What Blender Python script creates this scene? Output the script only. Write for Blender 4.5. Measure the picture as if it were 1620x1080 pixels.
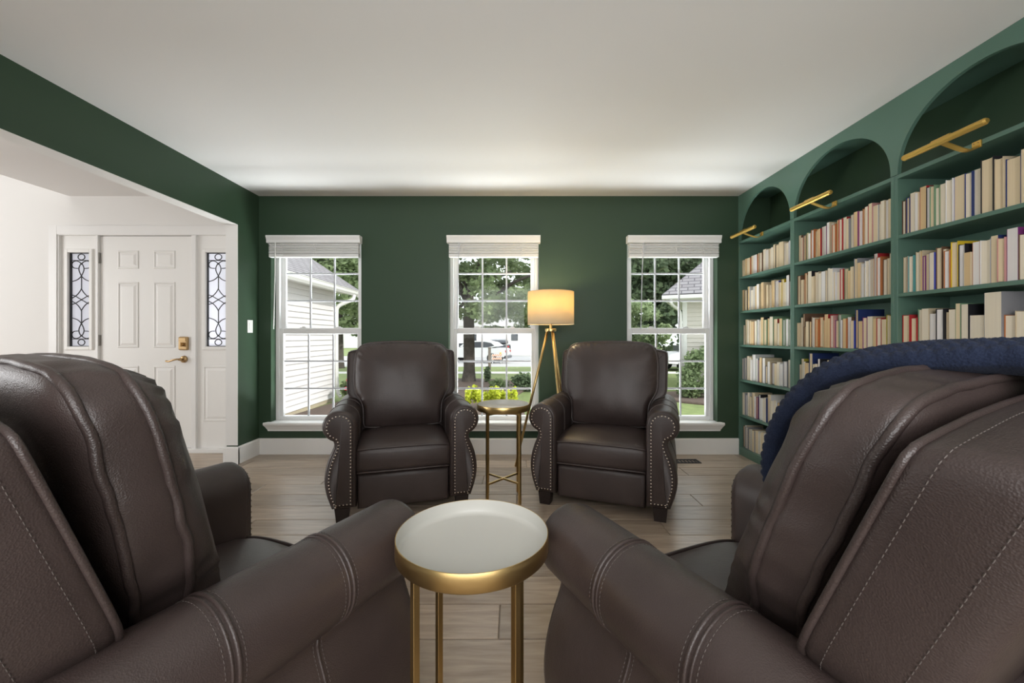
import bpy, bmesh, math, random
from mathutils import Vector, Matrix, noise

for o in list(bpy.data.objects):
    bpy.data.objects.remove(o)
SC = bpy.context.scene
COL = SC.collection
PI = math.pi

# ------------------------------------------------------------------ camera, world, lights, exposure
F = 635.0
EYE = 1.112
cam = bpy.data.cameras.new('camera')
cam.sensor_width = 36.0
cam.lens = 36.0 * F / 1620.0
cam.shift_x = -4.0 / 1620.0
cam.shift_y = -8.0 / 1620.0
cam.clip_start = 0.02
camo = bpy.data.objects.new('camera', cam)
camo.location = (0, 0, EYE)
camo.rotation_euler = (PI / 2, 0, 0)
COL.objects.link(camo)
SC.camera = camo

world = bpy.data.worlds.new('sky')
SC.world = world
world.use_nodes = True
wn = world.node_tree
bg = wn.nodes['Background']
bg.inputs['Color'].default_value = (0.93, 0.97, 1.0, 1)
bg.inputs['Strength'].default_value = 1.8


def light(name, kind, loc, energy, color=(1, 1, 1), size=None, size_y=None, aim=None, radius=None):
    l = bpy.data.lights.new(name, kind)
    l.energy = energy
    l.color = color
    if kind == 'AREA':
        l.shape = 'RECTANGLE'
        l.size = size
        l.size_y = size_y or size
    if radius is not None:
        l.shadow_soft_size = radius
    o = bpy.data.objects.new(name, l)
    o.location = loc
    if aim is not None:
        o.rotation_euler = (Vector(aim) - Vector(loc)).to_track_quat('-Z', 'Y').to_euler()
    COL.objects.link(o)
    return o


sun = light('sun', 'SUN', (10, -6, 7), 2.3, (1.0, 0.95, 0.87), aim=(0, 0, 0))
sun.data.angle = 0.06
light('rear_fill', 'AREA', (0.1, -2.4, 1.35), 60, (1.0, 0.985, 0.97), 4.7, 2.1, aim=(0.2, 2.0, 1.3))  # unseen fill added behind the camera; no window stands there
light('rear_ceiling_fill', 'AREA', (0.0, -1.0, 1.6), 30, (0.97, 0.985, 1.0), 1.6, 1.2, aim=(0.0, 1.6, 2.44))  # added fill aimed up like a bounced flash, evens out the ceiling
light('ground_bounce_fill', 'AREA', (-0.2, 4.45, -0.25), 300, (0.95, 0.98, 1.0), 4.6, 0.7, aim=(-0.2, 4.05, 0.75))  # unseen lamp added below the sills, standing in for light off the ground
light('sill_bounce_fill', 'AREA', (-0.2, 4.13, -0.25), 140, (0.95, 0.98, 1.0), 4.6, 0.24, aim=(-0.2, 4.0, 0.75))  # second added lamp, close under the sills, thins the dark ceiling strip
light('foyer_side_fill', 'AREA', (-6.9, 1.5, 1.5), 82, (0.98, 0.99, 1.0), 2.4, 1.9, aim=(0.0, 2.0, 1.5))  # added fill from out of view on the left, brightens the bookcases
light('foyer_high_fill', 'AREA', (-5.4, 2.0, 4.6), 18, (1.0, 0.98, 0.96), 2.0, 2.0, aim=(-3.9, 3.2, 0.8))  # added fill hung high in the foyer, out of view; not a window

SC.view_settings.view_transform = 'Standard'
SC.view_settings.look = 'None'
SC.view_settings.gamma = 1.0
SC.view_settings.use_curve_mapping = False
SC.view_settings.exposure = 0.25


# ------------------------------------------------------------------ material helpers
def new_mat(name):
    m = bpy.data.materials.new(name)
    m.use_nodes = True
    nt = m.node_tree
    return m, nt, nt.nodes['Principled BSDF']


def node(nt, kind, **kw):
    n = nt.nodes.new(kind)
    for k, v in kw.items():
        if k in n.inputs:
            n.inputs[k].default_value = v
        else:
            setattr(n, k, v)
    return n


def plain(name, col, rough=0.6, metal=0.0, spec=0.5, bump=0.0, bscale=200.0, vary=0.0, vscale=3.0, rnd=0.0):
    m, nt, p = new_mat(name)
    L = nt.links
    p.inputs['Base Color'].default_value = (*col, 1)
    p.inputs['Roughness'].default_value = rough
    p.inputs['Metallic'].default_value = metal
    p.inputs['Specular IOR Level'].default_value = spec
    tc = node(nt, 'ShaderNodeTexCoord')
    if vary > 0 or rnd > 0:
        n = node(nt, 'ShaderNodeTexNoise', Scale=vscale, Detail=4.0)
        L.new(tc.outputs['Object'], n.inputs['Vector'])
        mr = node(nt, 'ShaderNodeMapRange')
        mr.inputs['To Min'].default_value = 1 - vary
        mr.inputs['To Max'].default_value = 1 + vary
        L.new(n.outputs['Fac'], mr.inputs['Value'])
        val = mr.outputs['Result']
        if rnd > 0:
            oi = node(nt, 'ShaderNodeObjectInfo')
            m2 = node(nt, 'ShaderNodeMapRange')
            m2.inputs['To Min'].default_value = 1 - rnd
            m2.inputs['To Max'].default_value = 1 + rnd
            L.new(oi.outputs['Random'], m2.inputs['Value'])
            mu = node(nt, 'ShaderNodeMath', operation='MULTIPLY')
            L.new(val, mu.inputs[0])
            L.new(m2.outputs['Result'], mu.inputs[1])
            val = mu.outputs[0]
        mx = node(nt, 'ShaderNodeVectorMath', operation='SCALE')
        mx.inputs[0].default_value = col
        L.new(val, mx.inputs['Scale'])
        L.new(mx.outputs['Vector'], p.inputs['Base Color'])
    if bump > 0:
        n = node(nt, 'ShaderNodeTexNoise', Scale=bscale, Detail=3.0)
        L.new(tc.outputs['Object'], n.inputs['Vector'])
        b = node(nt, 'ShaderNodeBump', Strength=bump, Distance=0.002)
        L.new(n.outputs['Fac'], b.inputs['Height'])
        L.new(b.outputs['Normal'], p.inputs['Normal'])
    return m


M = {}
GREEN = (0.034, 0.065, 0.037)
M['green'] = plain('green_wall_paint', GREEN, 0.45, spec=0.35, bump=0.15, bscale=350, vary=0.05, vscale=2)
M['case'] = plain('green_paint_sidelit', (0.095, 0.178, 0.136), 0.35, spec=0.45, bump=0.05, bscale=120, vary=0.05, vscale=4)  # wall green made lighter: side light on the bookcases put into the colour
M['ceil'] = plain('ceiling_paint', (0.80, 0.785, 0.77), 0.9, spec=0.2, bump=0.1, bscale=300)
M['white_wall'] = plain('white_wall_paint', (0.80, 0.785, 0.76), 0.8, spec=0.25, bump=0.08, bscale=300)
M['trim'] = plain('white_trim_paint', (0.80, 0.79, 0.77), 0.4, spec=0.4)
M['door'] = plain('white_door_paint', (0.80, 0.785, 0.755), 0.42, spec=0.4)
M['vinyl'] = plain('white_vinyl', (0.82, 0.82, 0.82), 0.4)
M['muntin'] = plain('grey_white_grille', (0.62, 0.63, 0.66), 0.4)
M['blind'] = plain('white_blind', (0.86, 0.855, 0.84), 0.45)
M['brass'] = plain('brushed_brass', (0.62, 0.44, 0.19), 0.32, metal=1.0, bump=0.05, bscale=400)
M['gold'] = plain('satin_gold', (0.72, 0.47, 0.12), 0.36, metal=0.85)
M['antique'] = plain('antique_brass', (0.45, 0.31, 0.16), 0.35, metal=1.0)
M['hinge'] = plain('hinge_metal', (0.38, 0.37, 0.35), 0.4, metal=1.0)
M['tray'] = plain('off_white_enamel', (0.53, 0.525, 0.485), 0.33, spec=0.5)
M['iron'] = plain('black_wrought_iron', (0.012, 0.012, 0.013), 0.5)
M['leg'] = plain('dark_stained_wood', (0.022, 0.014, 0.012), 0.4, vary=0.3, vscale=30)
M['nail'] = plain('nailhead_bronze', (0.62, 0.55, 0.47), 0.25, metal=1.0)
M['stitch'] = plain('taupe_thread', (0.095, 0.078, 0.07), 0.7)
M['vent'] = plain('dark_vent_metal', (0.02, 0.022, 0.03), 0.45, metal=0.4)
M['plastic'] = plain('white_switch_plastic', (0.82, 0.81, 0.78), 0.35)
M['siding'] = plain('vinyl_siding', (0.74, 0.71, 0.715), 0.6, rnd=0.03, vary=0.03, vscale=2)
M['siding2'] = plain('beige_siding', (0.58, 0.54, 0.49), 0.6, rnd=0.03, vary=0.03, vscale=2)
M['extrim'] = plain('exterior_white_trim', (0.74, 0.73, 0.71), 0.5)
M['found'] = plain('foundation_concrete', (0.50, 0.42, 0.32), 0.9, vary=0.15, vscale=5)
M['grass'] = plain('lawn_grass', (0.20, 0.25, 0.09), 0.9, vary=0.45, vscale=6, bump=0.8, bscale=60)
M['mulch'] = plain('brown_mulch', (0.12, 0.085, 0.07), 0.95, vary=0.6, vscale=40, bump=1.0, bscale=50)
M['concrete'] = plain('pale_concrete', (0.62, 0.60, 0.57), 0.9, vary=0.08, vscale=2)
M['asphalt'] = plain('pale_asphalt', (0.46, 0.45, 0.45), 0.9, vary=0.1, vscale=2)
M['bark'] = plain('tree_bark', (0.09, 0.075, 0.065), 0.95, vary=0.5, vscale=12, bump=1.0, bscale=30)
M['carpaint'] = plain('white_car_paint', (0.75, 0.75, 0.76), 0.25)
M['carglass'] = plain('dark_car_glass', (0.03, 0.035, 0.045), 0.1)
M['tyre'] = plain('black_rubber', (0.02, 0.02, 0.02), 0.8)
M['carred'] = plain('red_car_paint', (0.5, 0.03, 0.03), 0.3)
M['orange'] = plain('orange_stripe', (0.85, 0.25, 0.05), 0.6)
M['post'] = plain('weathered_post', (0.24, 0.20, 0.18), 0.9, vary=0.2, vscale=10)
M['redflower'] = plain('red_petals', (0.6, 0.03, 0.06), 0.7)


def leather():
    m, nt, p = new_mat('brown_leather')
    L = nt.links
    tc = node(nt, 'ShaderNodeTexCoord')
    n1 = node(nt, 'ShaderNodeTexNoise', Scale=5.0, Detail=5.0)
    L.new(tc.outputs['Object'], n1.inputs['Vector'])
    cr = node(nt, 'ShaderNodeValToRGB')
    cr.color_ramp.elements[0].position = 0.3
    cr.color_ramp.elements[0].color = (0.040, 0.0275, 0.025, 1)
    cr.color_ramp.elements[1].position = 0.7
    cr.color_ramp.elements[1].color = (0.060, 0.0425, 0.039, 1)
    L.new(n1.outputs['Fac'], cr.inputs['Fac'])
    L.new(cr.outputs['Color'], p.inputs['Base Color'])
    p.inputs['Roughness'].default_value = 0.39
    p.inputs['Specular IOR Level'].default_value = 0.55
    vo = node(nt, 'ShaderNodeTexVoronoi', Scale=420.0)
    L.new(tc.outputs['Object'], vo.inputs['Vector'])
    n2 = node(nt, 'ShaderNodeTexNoise', Scale=60.0, Detail=4.0)
    L.new(tc.outputs['Object'], n2.inputs['Vector'])
    b1 = node(nt, 'ShaderNodeBump', Strength=0.35, Distance=0.0012)
    L.new(vo.outputs['Distance'], b1.inputs['Height'])
    b2 = node(nt, 'ShaderNodeBump', Strength=0.13, Distance=0.004)
    L.new(n2.outputs['Fac'], b2.inputs['Height'])
    L.new(b1.outputs['Normal'], b2.inputs['Normal'])
    L.new(b2.outputs['Normal'], p.inputs['Normal'])
    return m


M['leather'] = leather()


def plank_mat():
    m, nt, p = new_mat('oak_plank')
    L = nt.links
    tc = node(nt, 'ShaderNodeTexCoord')
    oi = node(nt, 'ShaderNodeObjectInfo')
    off = node(nt, 'ShaderNodeVectorMath', operation='ADD')
    cx = node(nt, 'ShaderNodeCombineXYZ')
    mm = node(nt, 'ShaderNodeMath', operation='MULTIPLY')
    mm.inputs[1].default_value = 37.0
    L.new(oi.outputs['Random'], mm.inputs[0])
    L.new(mm.outputs[0], cx.inputs['X'])
    L.new(mm.outputs[0], cx.inputs['Y'])
    L.new(tc.outputs['Object'], off.inputs[0])
    L.new(cx.outputs[0], off.inputs[1])
    mp = node(nt, 'ShaderNodeMapping')
    mp.inputs['Scale'].default_value = (1.3, 14.0, 1.0)
    L.new(off.outputs[0], mp.inputs['Vector'])
    n = node(nt, 'ShaderNodeTexNoise', Scale=2.2, Detail=8.0, Roughness=0.6, Distortion=0.6)
    L.new(mp.outputs[0], n.inputs['Vector'])
    cr = node(nt, 'ShaderNodeValToRGB')
    e = cr.color_ramp.elements
    e[0].position = 0.28
    e[0].color = (0.27, 0.20, 0.145, 1)
    e[1].position = 0.75
    e[1].color = (0.52, 0.42, 0.325, 1)
    L.new(n.outputs['Fac'], cr.inputs['Fac'])
    mr = node(nt, 'ShaderNodeMapRange')
    mr.inputs['To Min'].default_value = 0.80
    mr.inputs['To Max'].default_value = 1.15
    L.new(oi.outputs['Random'], mr.inputs['Value'])
    sc = node(nt, 'ShaderNodeVectorMath', operation='SCALE')
    L.new(cr.outputs['Color'], sc.inputs[0])
    L.new(mr.outputs[0], sc.inputs['Scale'])
    L.new(sc.outputs[0], p.inputs['Base Color'])
    p.inputs['Roughness'].default_value = 0.3
    p.inputs['Specular IOR Level'].default_value = 0.6
    b = node(nt, 'ShaderNodeBump', Strength=0.08, Distance=0.002)
    L.new(n.outputs['Fac'], b.inputs['Height'])
    L.new(b.outputs['Normal'], p.inputs['Normal'])
    return m


M['plank'] = plank_mat()


def glass_mat(name, fac=0.06, tint=(1, 1, 1)):
    m = bpy.data.materials.new(name)
    m.use_nodes = True
    nt = m.node_tree
    nt.nodes.clear()
    out = node(nt, 'ShaderNodeOutputMaterial')
    tr = node(nt, 'ShaderNodeBsdfTransparent')
    tr.inputs['Color'].default_value = (*tint, 1)
    gl = node(nt, 'ShaderNodeBsdfGlossy', Roughness=0.02)
    mx = node(nt, 'ShaderNodeMixShader')
    mx.inputs[0].default_value = fac
    nt.links.new(tr.outputs[0], mx.inputs[1])
    nt.links.new(gl.outputs[0], mx.inputs[2])
    nt.links.new(mx.outputs[0], out.inputs[0])
    return m


M['glass'] = glass_mat('window_glass', 0.01, (0.97, 0.985, 0.98))


def trans_mat(name, col, tcol, fac=0.5, rough=0.9, bump=0.0, bscale=100):
    """diffuse + translucent"""
    m = bpy.data.materials.new(name)
    m.use_nodes = True
    nt = m.node_tree
    nt.nodes.clear()
    out = node(nt, 'ShaderNodeOutputMaterial')
    d = node(nt, 'ShaderNodeBsdfDiffuse')
    d.inputs['Color'].default_value = (*col, 1)
    t = node(nt, 'ShaderNodeBsdfTranslucent')
    t.inputs['Color'].default_value = (*tcol, 1)
    mx = node(nt, 'ShaderNodeMixShader')
    mx.inputs[0].default_value = fac
    nt.links.new(d.outputs[0], mx.inputs[1])
    nt.links.new(t.outputs[0], mx.inputs[2])
    nt.links.new(mx.outputs[0], out.inputs[0])
    if bump:
        tc = node(nt, 'ShaderNodeTexCoord')
        n = node(nt, 'ShaderNodeTexNoise', Scale=bscale, Detail=3.0)
        nt.links.new(tc.outputs['Object'], n.inputs['Vector'])
        b = node(nt, 'ShaderNodeBump', Strength=bump, Distance=0.002)
        nt.links.new(n.outputs['Fac'], b.inputs['Height'])
        nt.links.new(b.outputs['Normal'], d.inputs['Normal'])
    return m


M['frost'] = trans_mat('frosted_glass', (0.75, 0.75, 0.8), (0.95, 0.95, 1.0), 0.75)
M['shade'] = trans_mat('linen_shade', (0.74, 0.69, 0.57), (0.84, 0.66, 0.32), 0.42, bump=0.4, bscale=150)


def leaf_mat(name, c1, c2, scale=1.2):
    m = bpy.data.materials.new(name)
    m.use_nodes = True
    nt = m.node_tree
    nt.nodes.clear()
    L = nt.links
    out = node(nt, 'ShaderNodeOutputMaterial')
    tc = node(nt, 'ShaderNodeTexCoord')
    n = node(nt, 'ShaderNodeTexNoise', Scale=scale, Detail=6.0, Roughness=0.7)
    L.new(tc.outputs['Object'], n.inputs['Vector'])
    cr = node(nt, 'ShaderNodeValToRGB')
    cr.color_ramp.elements[0].position = 0.35
    cr.color_ramp.elements[0].color = (*c1, 1)
    cr.color_ramp.elements[1].position = 0.65
    cr.color_ramp.elements[1].color = (*c2, 1)
    L.new(n.outputs['Fac'], cr.inputs['Fac'])
    d = node(nt, 'ShaderNodeBsdfDiffuse')
    t = node(nt, 'ShaderNodeBsdfTranslucent')
    L.new(cr.outputs[0], d.inputs['Color'])
    L.new(cr.outputs[0], t.inputs['Color'])
    mx = node(nt, 'ShaderNodeMixShader')
    mx.inputs[0].default_value = 0.4
    L.new(d.outputs[0], mx.inputs[1])
    L.new(t.outputs[0], mx.inputs[2])
    L.new(mx.outputs[0], out.inputs[0])
    return m


M['leaf'] = leaf_mat('mid_green_leaves', (0.12, 0.17, 0.08), (0.34, 0.42, 0.22))
M['leaf_dark'] = leaf_mat('dark_green_leaves', (0.10, 0.14, 0.09), (0.24, 0.31, 0.18), 0.9)
M['leaf_pale'] = leaf_mat('pale_green_leaves', (0.22, 0.29, 0.15), (0.42, 0.50, 0.30))
M['leaf_yellow'] = leaf_mat('yellow_green_leaves', (0.50, 0.55, 0.05), (0.80, 0.85, 0.14), 6)


def roof_mat():
    m, nt, p = new_mat('grey_shingles')
    L = nt.links
    tc = node(nt, 'ShaderNodeTexCoord')
    br = node(nt, 'ShaderNodeTexBrick', Scale=1.0)
    br.inputs['Color1'].default_value = (0.30, 0.285, 0.30, 1)
    br.inputs['Color2'].default_value = (0.25, 0.235, 0.25, 1)
    br.inputs['Mortar'].default_value = (0.13, 0.12, 0.135, 1)
    br.inputs['Mortar Size'].default_value = 0.016
    br.inputs['Brick Width'].default_value = 0.33
    br.inputs['Row Height'].default_value = 0.14
    L.new(tc.outputs['UV'], br.inputs['Vector'])
    L.new(br.outputs['Color'], p.inputs['Base Color'])
    p.inputs['Roughness'].default_value = 0.95
    b = node(nt, 'ShaderNodeBump', Strength=0.6, Distance=0.01)
    L.new(br.outputs['Fac'], b.inputs['Height'])
    b.invert = True
    L.new(b.outputs['Normal'], p.inputs['Normal'])
    return m


M['roof'] = roof_mat()


def page_mat(name, col):
    m, nt, p = new_mat(name)
    L = nt.links
    tc = node(nt, 'ShaderNodeTexCoord')
    mp = node(nt, 'ShaderNodeMapping')
    mp.inputs['Scale'].default_value = (3, 900, 3)
    L.new(tc.outputs['Object'], mp.inputs['Vector'])
    n = node(nt, 'ShaderNodeTexNoise', Scale=1.0, Detail=3.0)
    L.new(mp.outputs[0], n.inputs['Vector'])
    mr = node(nt, 'ShaderNodeMapRange')
    mr.inputs['To Min'].default_value = 0.78
    mr.inputs['To Max'].default_value = 1.12
    L.new(n.outputs['Fac'], mr.inputs['Value'])
    sc = node(nt, 'ShaderNodeVectorMath', operation='SCALE')
    sc.inputs[0].default_value = col
    L.new(mr.outputs[0], sc.inputs['Scale'])
    L.new(sc.outputs[0], p.inputs['Base Color'])
    p.inputs['Roughness'].default_value = 0.9
    return m


PAGES = {'cream': page_mat('cream_pages', (0.70, 0.575, 0.38)),
         'ivory': page_mat('ivory_pages', (0.74, 0.66, 0.52)),
         'tan': page_mat('tan_pages', (0.66, 0.48, 0.26)),
         'white': page_mat('white_pages', (0.74, 0.71, 0.68)),
         'grey': page_mat('grey_pages', (0.56, 0.52, 0.47))}
COVERC = {'cream': (0.60, 0.50, 0.34), 'white': (0.72, 0.71, 0.70), 'black': (0.02, 0.02, 0.025), 'navy': (0.025, 0.045, 0.16),
          'blue': (0.06, 0.08, 0.42), 'red': (0.42, 0.03, 0.035), 'orange': (0.48, 0.17, 0.06), 'brown': (0.16, 0.09, 0.055),
          'green': (0.20, 0.33, 0.20), 'yellow': (0.70, 0.50, 0.03), 'purple': (0.22, 0.04, 0.20), 'grey': (0.28, 0.28, 0.30),
          'teal': (0.08, 0.28, 0.28), 'mustard': (0.42, 0.36, 0.04), 'pink': (0.55, 0.28, 0.26)}
COVERS = {k: plain(k + '_book_cover', v, 0.45, spec=0.4) for k, v in COVERC.items()}


def knit_mat():
    m, nt, p = new_mat('navy_knit')
    L = nt.links
    tc = node(nt, 'ShaderNodeTexCoord')
    n = node(nt, 'ShaderNodeTexNoise', Scale=260.0, Detail=4.0)
    L.new(tc.outputs['Object'], n.inputs['Vector'])
    cr = node(nt, 'ShaderNodeValToRGB')
    cr.color_ramp.elements[0].color = (0.006, 0.010, 0.026, 1)
    cr.color_ramp.elements[1].color = (0.026, 0.035, 0.066, 1)
    L.new(n.outputs['Fac'], cr.inputs['Fac'])
    L.new(cr.outputs[0], p.inputs['Base Color'])
    p.inputs['Roughness'].default_value = 0.95
    p.inputs['Specular IOR Level'].default_value = 0.15
    p.inputs['Sheen Weight'].default_value = 0.05
    b = node(nt, 'ShaderNodeBump', Strength=0.8, Distance=0.003)
    L.new(n.outputs['Fac'], b.inputs['Height'])
    L.new(b.outputs['Normal'], p.inputs['Normal'])
    return m


M['knit'] = knit_mat()


# ------------------------------------------------------------------ geometry helpers
def obj(name, bm, m, parent=None, smooth=False, recalc=True):
    if isinstance(m, str):
        m = M[m]
    if recalc:
        bmesh.ops.recalc_face_normals(bm, faces=bm.faces)
    me = bpy.data.meshes.new(name)
    bm.to_mesh(me)
    bm.free()
    me.materials.append(m)
    if smooth:
        me.shade_smooth()
    o = bpy.data.objects.new(name, me)
    COL.objects.link(o)
    if parent is not None:
        o.parent = parent
    return o


def tag(o, label=None, cat=None, group=None, kind=None):
    if label:
        o['label'] = label
    if cat:
        o['category'] = cat
    if group:
        o['group'] = group
    if kind:
        o['kind'] = kind
    return o


def empty(name, loc=(0, 0, 0), rz=0.0):
    o = bpy.data.objects.new(name, None)
    o.location = loc
    o.rotation_euler = (0, 0, rz)
    o.empty_display_size = 0.1
    COL.objects.link(o)
    return o


def copy_tree(o, parent=None):
    c = o.copy()
    COL.objects.link(c)
    c.parent = parent
    for ch in list(o.children):
        copy_tree(ch, c)
    return c


def box(bm, x0, x1, y0, y1, z0, z1, bev=0.0):
    r = bmesh.ops.create_cube(bm, size=1.0, matrix=Matrix.Translation(((x0 + x1) / 2, (y0 + y1) / 2, (z0 + z1) / 2)) @
                              Matrix.Diagonal((abs(x1 - x0), abs(y1 - y0), abs(z1 - z0), 1)))
    if bev > 0:
        vs = set(r['verts'])
        es = [e for e in bm.edges if e.verts[0] in vs and e.verts[1] in vs]
        bmesh.ops.bevel(bm, geom=es, offset=bev, segments=2, affect='EDGES', profile=0.5)
    return r['verts']


def B(*boxes, bev=0.0):
    bm = bmesh.new()
    for b in boxes:
        box(bm, *b, bev=bev)
    return bm


def frame_along(pts, closed=False):
    n = len(pts)
    tang = []
    for i in range(n):
        a = pts[i - 1] if (i > 0 or closed) else pts[i]
        b = pts[(i + 1) % n] if (i < n - 1 or closed) else pts[i]
        t = (b - a)
        tang.append(t.normalized() if t.length > 1e-9 else Vector((0, 0, 1)))
    up = Vector((0, 0, 1)) if abs(tang[0].z) < 0.9 else Vector((1, 0, 0))
    u = tang[0].cross(up).normalized()
    fr = []
    for i in range(n):
        t = tang[i]
        u = (u - t * u.dot(t))
        u = u.normalized() if u.length > 1e-6 else t.orthogonal().normalized()
        fr.append((u, t.cross(u)))
    return fr


def tube(bm, pts, r, n=8, closed=False, caps=True):
    pts = [Vector(p) for p in pts]
    fr = frame_along(pts, closed)
    rings = []
    for i, (p, (u, v)) in enumerate(zip(pts, fr)):
        rr = r[i] if isinstance(r, (list, tuple)) else r
        rings.append([bm.verts.new(p + (u * math.cos(2 * PI * k / n) + v * math.sin(2 * PI * k / n)) * rr) for k in range(n)])
    m = len(rings)
    for i in range(m if closed else m - 1):
        a, b = rings[i], rings[(i + 1) % m]
        for k in range(n):
            bm.faces.new((a[k], a[(k + 1) % n], b[(k + 1) % n], b[k]))
    if not closed and caps:
        bm.faces.new(rings[0][::-1])
        bm.faces.new(rings[-1])


def lathe(bm, prof, n=48, c=(0, 0, 0)):
    rings = []
    for (r, z) in prof:
        if r < 1e-6:
            rings.append([bm.verts.new((c[0], c[1], c[2] + z))])
        else:
            rings.append([bm.verts.new((c[0] + r * math.cos(2 * PI * k / n), c[1] + r * math.sin(2 * PI * k / n), c[2] + z)) for k in range(n)])
    for a, b in zip(rings, rings[1:]):
        for k in range(n):
            k2 = (k + 1) % n
            if len(a) == 1:
                bm.faces.new((a[0], b[k], b[k2]))
            elif len(b) == 1:
                bm.faces.new((a[k], b[0], a[k2]))
            else:
                bm.faces.new((a[k], b[k], b[k2], a[k2]))


def loft(bm, rings, cap0=True, cap1=True):
    R = [[bm.verts.new(p) for p in r] for r in rings]
    n = len(R[0])
    for a, b in zip(R, R[1:]):
        for k in range(n):
            bm.faces.new((a[k], a[(k + 1) % n], b[(k + 1) % n], b[k]))
    if cap0:
        bm.faces.new(R[0][::-1])
    if cap1:
        bm.faces.new(R[-1])
    return R


def prism(bm, poly, axis, a, b):
    """extrude 2D polygon along axis ('x','y','z') from a to b"""
    def P(p, t):
        return {'x': (t, p[0], p[1]), 'y': (p[0], t, p[1]), 'z': (p[0], p[1], t)}[axis]
    loft(bm, [[P(p, a) for p in poly], [P(p, b) for p in poly]])


def chaikin(pts, it=2, closed=True):
    for _ in range(it):
        out = []
        n = len(pts)
        for i in range(n if closed else n - 1):
            a, b = pts[i], pts[(i + 1) % n]
            out.append(tuple(a[k] * 0.75 + b[k] * 0.25 for k in range(len(a))))
            out.append(tuple(a[k] * 0.25 + b[k] * 0.75 for k in range(len(a))))
        if not closed:
            out = [pts[0]] + out + [pts[-1]]
        pts = out
    return pts


def resample(pts, n, closed=True):
    P = [Vector(p) for p in pts]
    if closed:
        P.append(P[0])
    d = [0.0]
    for a, b in zip(P, P[1:]):
        d.append(d[-1] + (b - a).length)
    T = d[-1]
    out, j = [], 0
    m = n if closed else n - 1
    for i in range(n):
        s = T * i / m
        while j < len(d) - 2 and d[j + 1] < s:
            j += 1
        f = (s - d[j]) / max(d[j + 1] - d[j], 1e-9)
        out.append(P[j].lerp(P[j + 1], min(f, 1.0)))
    return out


def nz(x, y, z):
    return noise.noise(Vector((x, y, z)))


ORD = ['zeroth', 'first', 'second', 'third', 'fourth', 'fifth', 'sixth', 'seventh', 'eighth', 'ninth', 'tenth', 'eleventh', 'twelfth',
       'thirteenth', 'fourteenth', 'fifteenth', 'sixteenth', 'seventeenth', 'eighteenth', 'nineteenth', 'twentieth']
ORD += ['twenty-' + w for w in ORD[1:10]] + ['thirtieth'] + ['thirty-' + w for w in ORD[1:10]] + ['fortieth'] + ['forty-' + w for w in ORD[1:10]]

# ------------------------------------------------------------------ room shell
YB = 3.80      # back wall inner face
XL = -2.42     # left wall inner face
XR = 2.42      # right wall inner face
XC = 2.118     # bookcase front plane
HC = 2.44      # ceiling
YD = 3.86      # foyer door wall
XS = -2.525    # foyer side of left wall
REAR = -2.6
FHC = 2.46
WINC = (-1.878, -0.196, 1.492)
WW = 0.855
WZ0, WZ1 = 0.304, 2.03


def struct(name, bm, m, **kw):
    return tag(obj(name, bm, m, **kw), kind='structure')


# floor slab and planks
floor = struct('floor', B((-7.0, XR + 0.1, REAR - 0.1, YD + 0.12, -0.12, -0.0125), (-7.0, XR, REAR, 0.70, -0.0125, 0.0)), 'plank')
tag(floor, 'light oak plank floor running under the brown recliners')
random.seed(4)
PW = 0.193
plank_cache = {}


def plank_mesh(ln, w):
    key = (round(ln, 3), round(w, 3))
    if key in plank_cache:
        return plank_cache[key]
    bm = bmesh.new()
    g, bv, h = 0.0013, 0.003, 0.012
    x0, x1, y0, y1 = g, ln - g, g, w - g
    loft(bm, [[(x0, y0, -h), (x1, y0, -h), (x1, y1, -h), (x0, y1, -h)],
              [(x0, y0, -bv * 0.7), (x1, y0, -bv * 0.7), (x1, y1, -bv * 0.7), (x0, y1, -bv * 0.7)],
              [(x0 + bv, y0 + bv, 0), (x1 - bv, y0 + bv, 0), (x1 - bv, y1 - bv, 0), (x0 + bv, y1 - bv, 0)]])
    bmesh.ops.recalc_face_normals(bm, faces=bm.faces)
    me = bpy.data.meshes.new('plank')
    bm.to_mesh(me)
    bm.free()
    me.materials.append(M['plank'])
    plank_cache[key] = me
    return me


def lay(xa, xb, y, w, off):
    x = xa
    edges = [xa]
    e = xa + off
    while e < xb - 0.12:
        edges.append(e)
        e += 1.22
    edges.append(xb)
    for a, b in zip(edges, edges[1:]):
        o = bpy.data.objects.new('plank', plank_mesh(b - a, w))
        o.location = (a, y, 0)
        COL.objects.link(o)
        o.parent = floor


rowy = 1.863 - 6 * PW
r = 0
while rowy < YD - 0.001:
    off = [0.35, 0.78, 0.15, 0.97, 0.55, 1.15][r % 6] + random.uniform(-0.08, 0.08)
    y1 = min(rowy + PW, YD)
    if rowy + PW <= 3.50:
        lay(-4.2, XR, rowy, PW, off)
    else:
        lay(-4.2, XS, rowy, y1 - rowy, off)
        yr = min(rowy + PW, YB)
        if yr - rowy > 0.01:
            lay(XL, XR, rowy, yr - rowy, off * 0.8)
    rowy += PW
    r += 1

struct('ceiling', B((XS, XR + 0.12, REAR - 0.1, YB + 0.2, HC, HC + 0.1)), 'ceil')
# back wall with three window openings
bxs = []
xs = [XS]
for c in WINC:
    bxs.append((xs[-1], c - WW / 2, YB, YB + 0.17, 0, HC))
    bxs.append((c - WW / 2, c + WW / 2, YB, YB + 0.17, 0, WZ0 - 0.02))
    bxs.append((c - WW / 2, c + WW / 2, YB, YB + 0.17, WZ1, HC))
    xs.append(c + WW / 2)
bxs.append((xs[-1], XR + 0.12, YB, YB + 0.17, 0, HC))
tag(struct('wall_back', B(*bxs), 'green'), 'dark green wall with three white windows')
struct('wall_right', B((XR, XR + 0.12, REAR, YB, 0, HC)), 'green')
struct('wall_rear', B((XS, XR + 0.12, REAR - 0.12, REAR, 0, HC)), 'white_wall')
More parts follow.
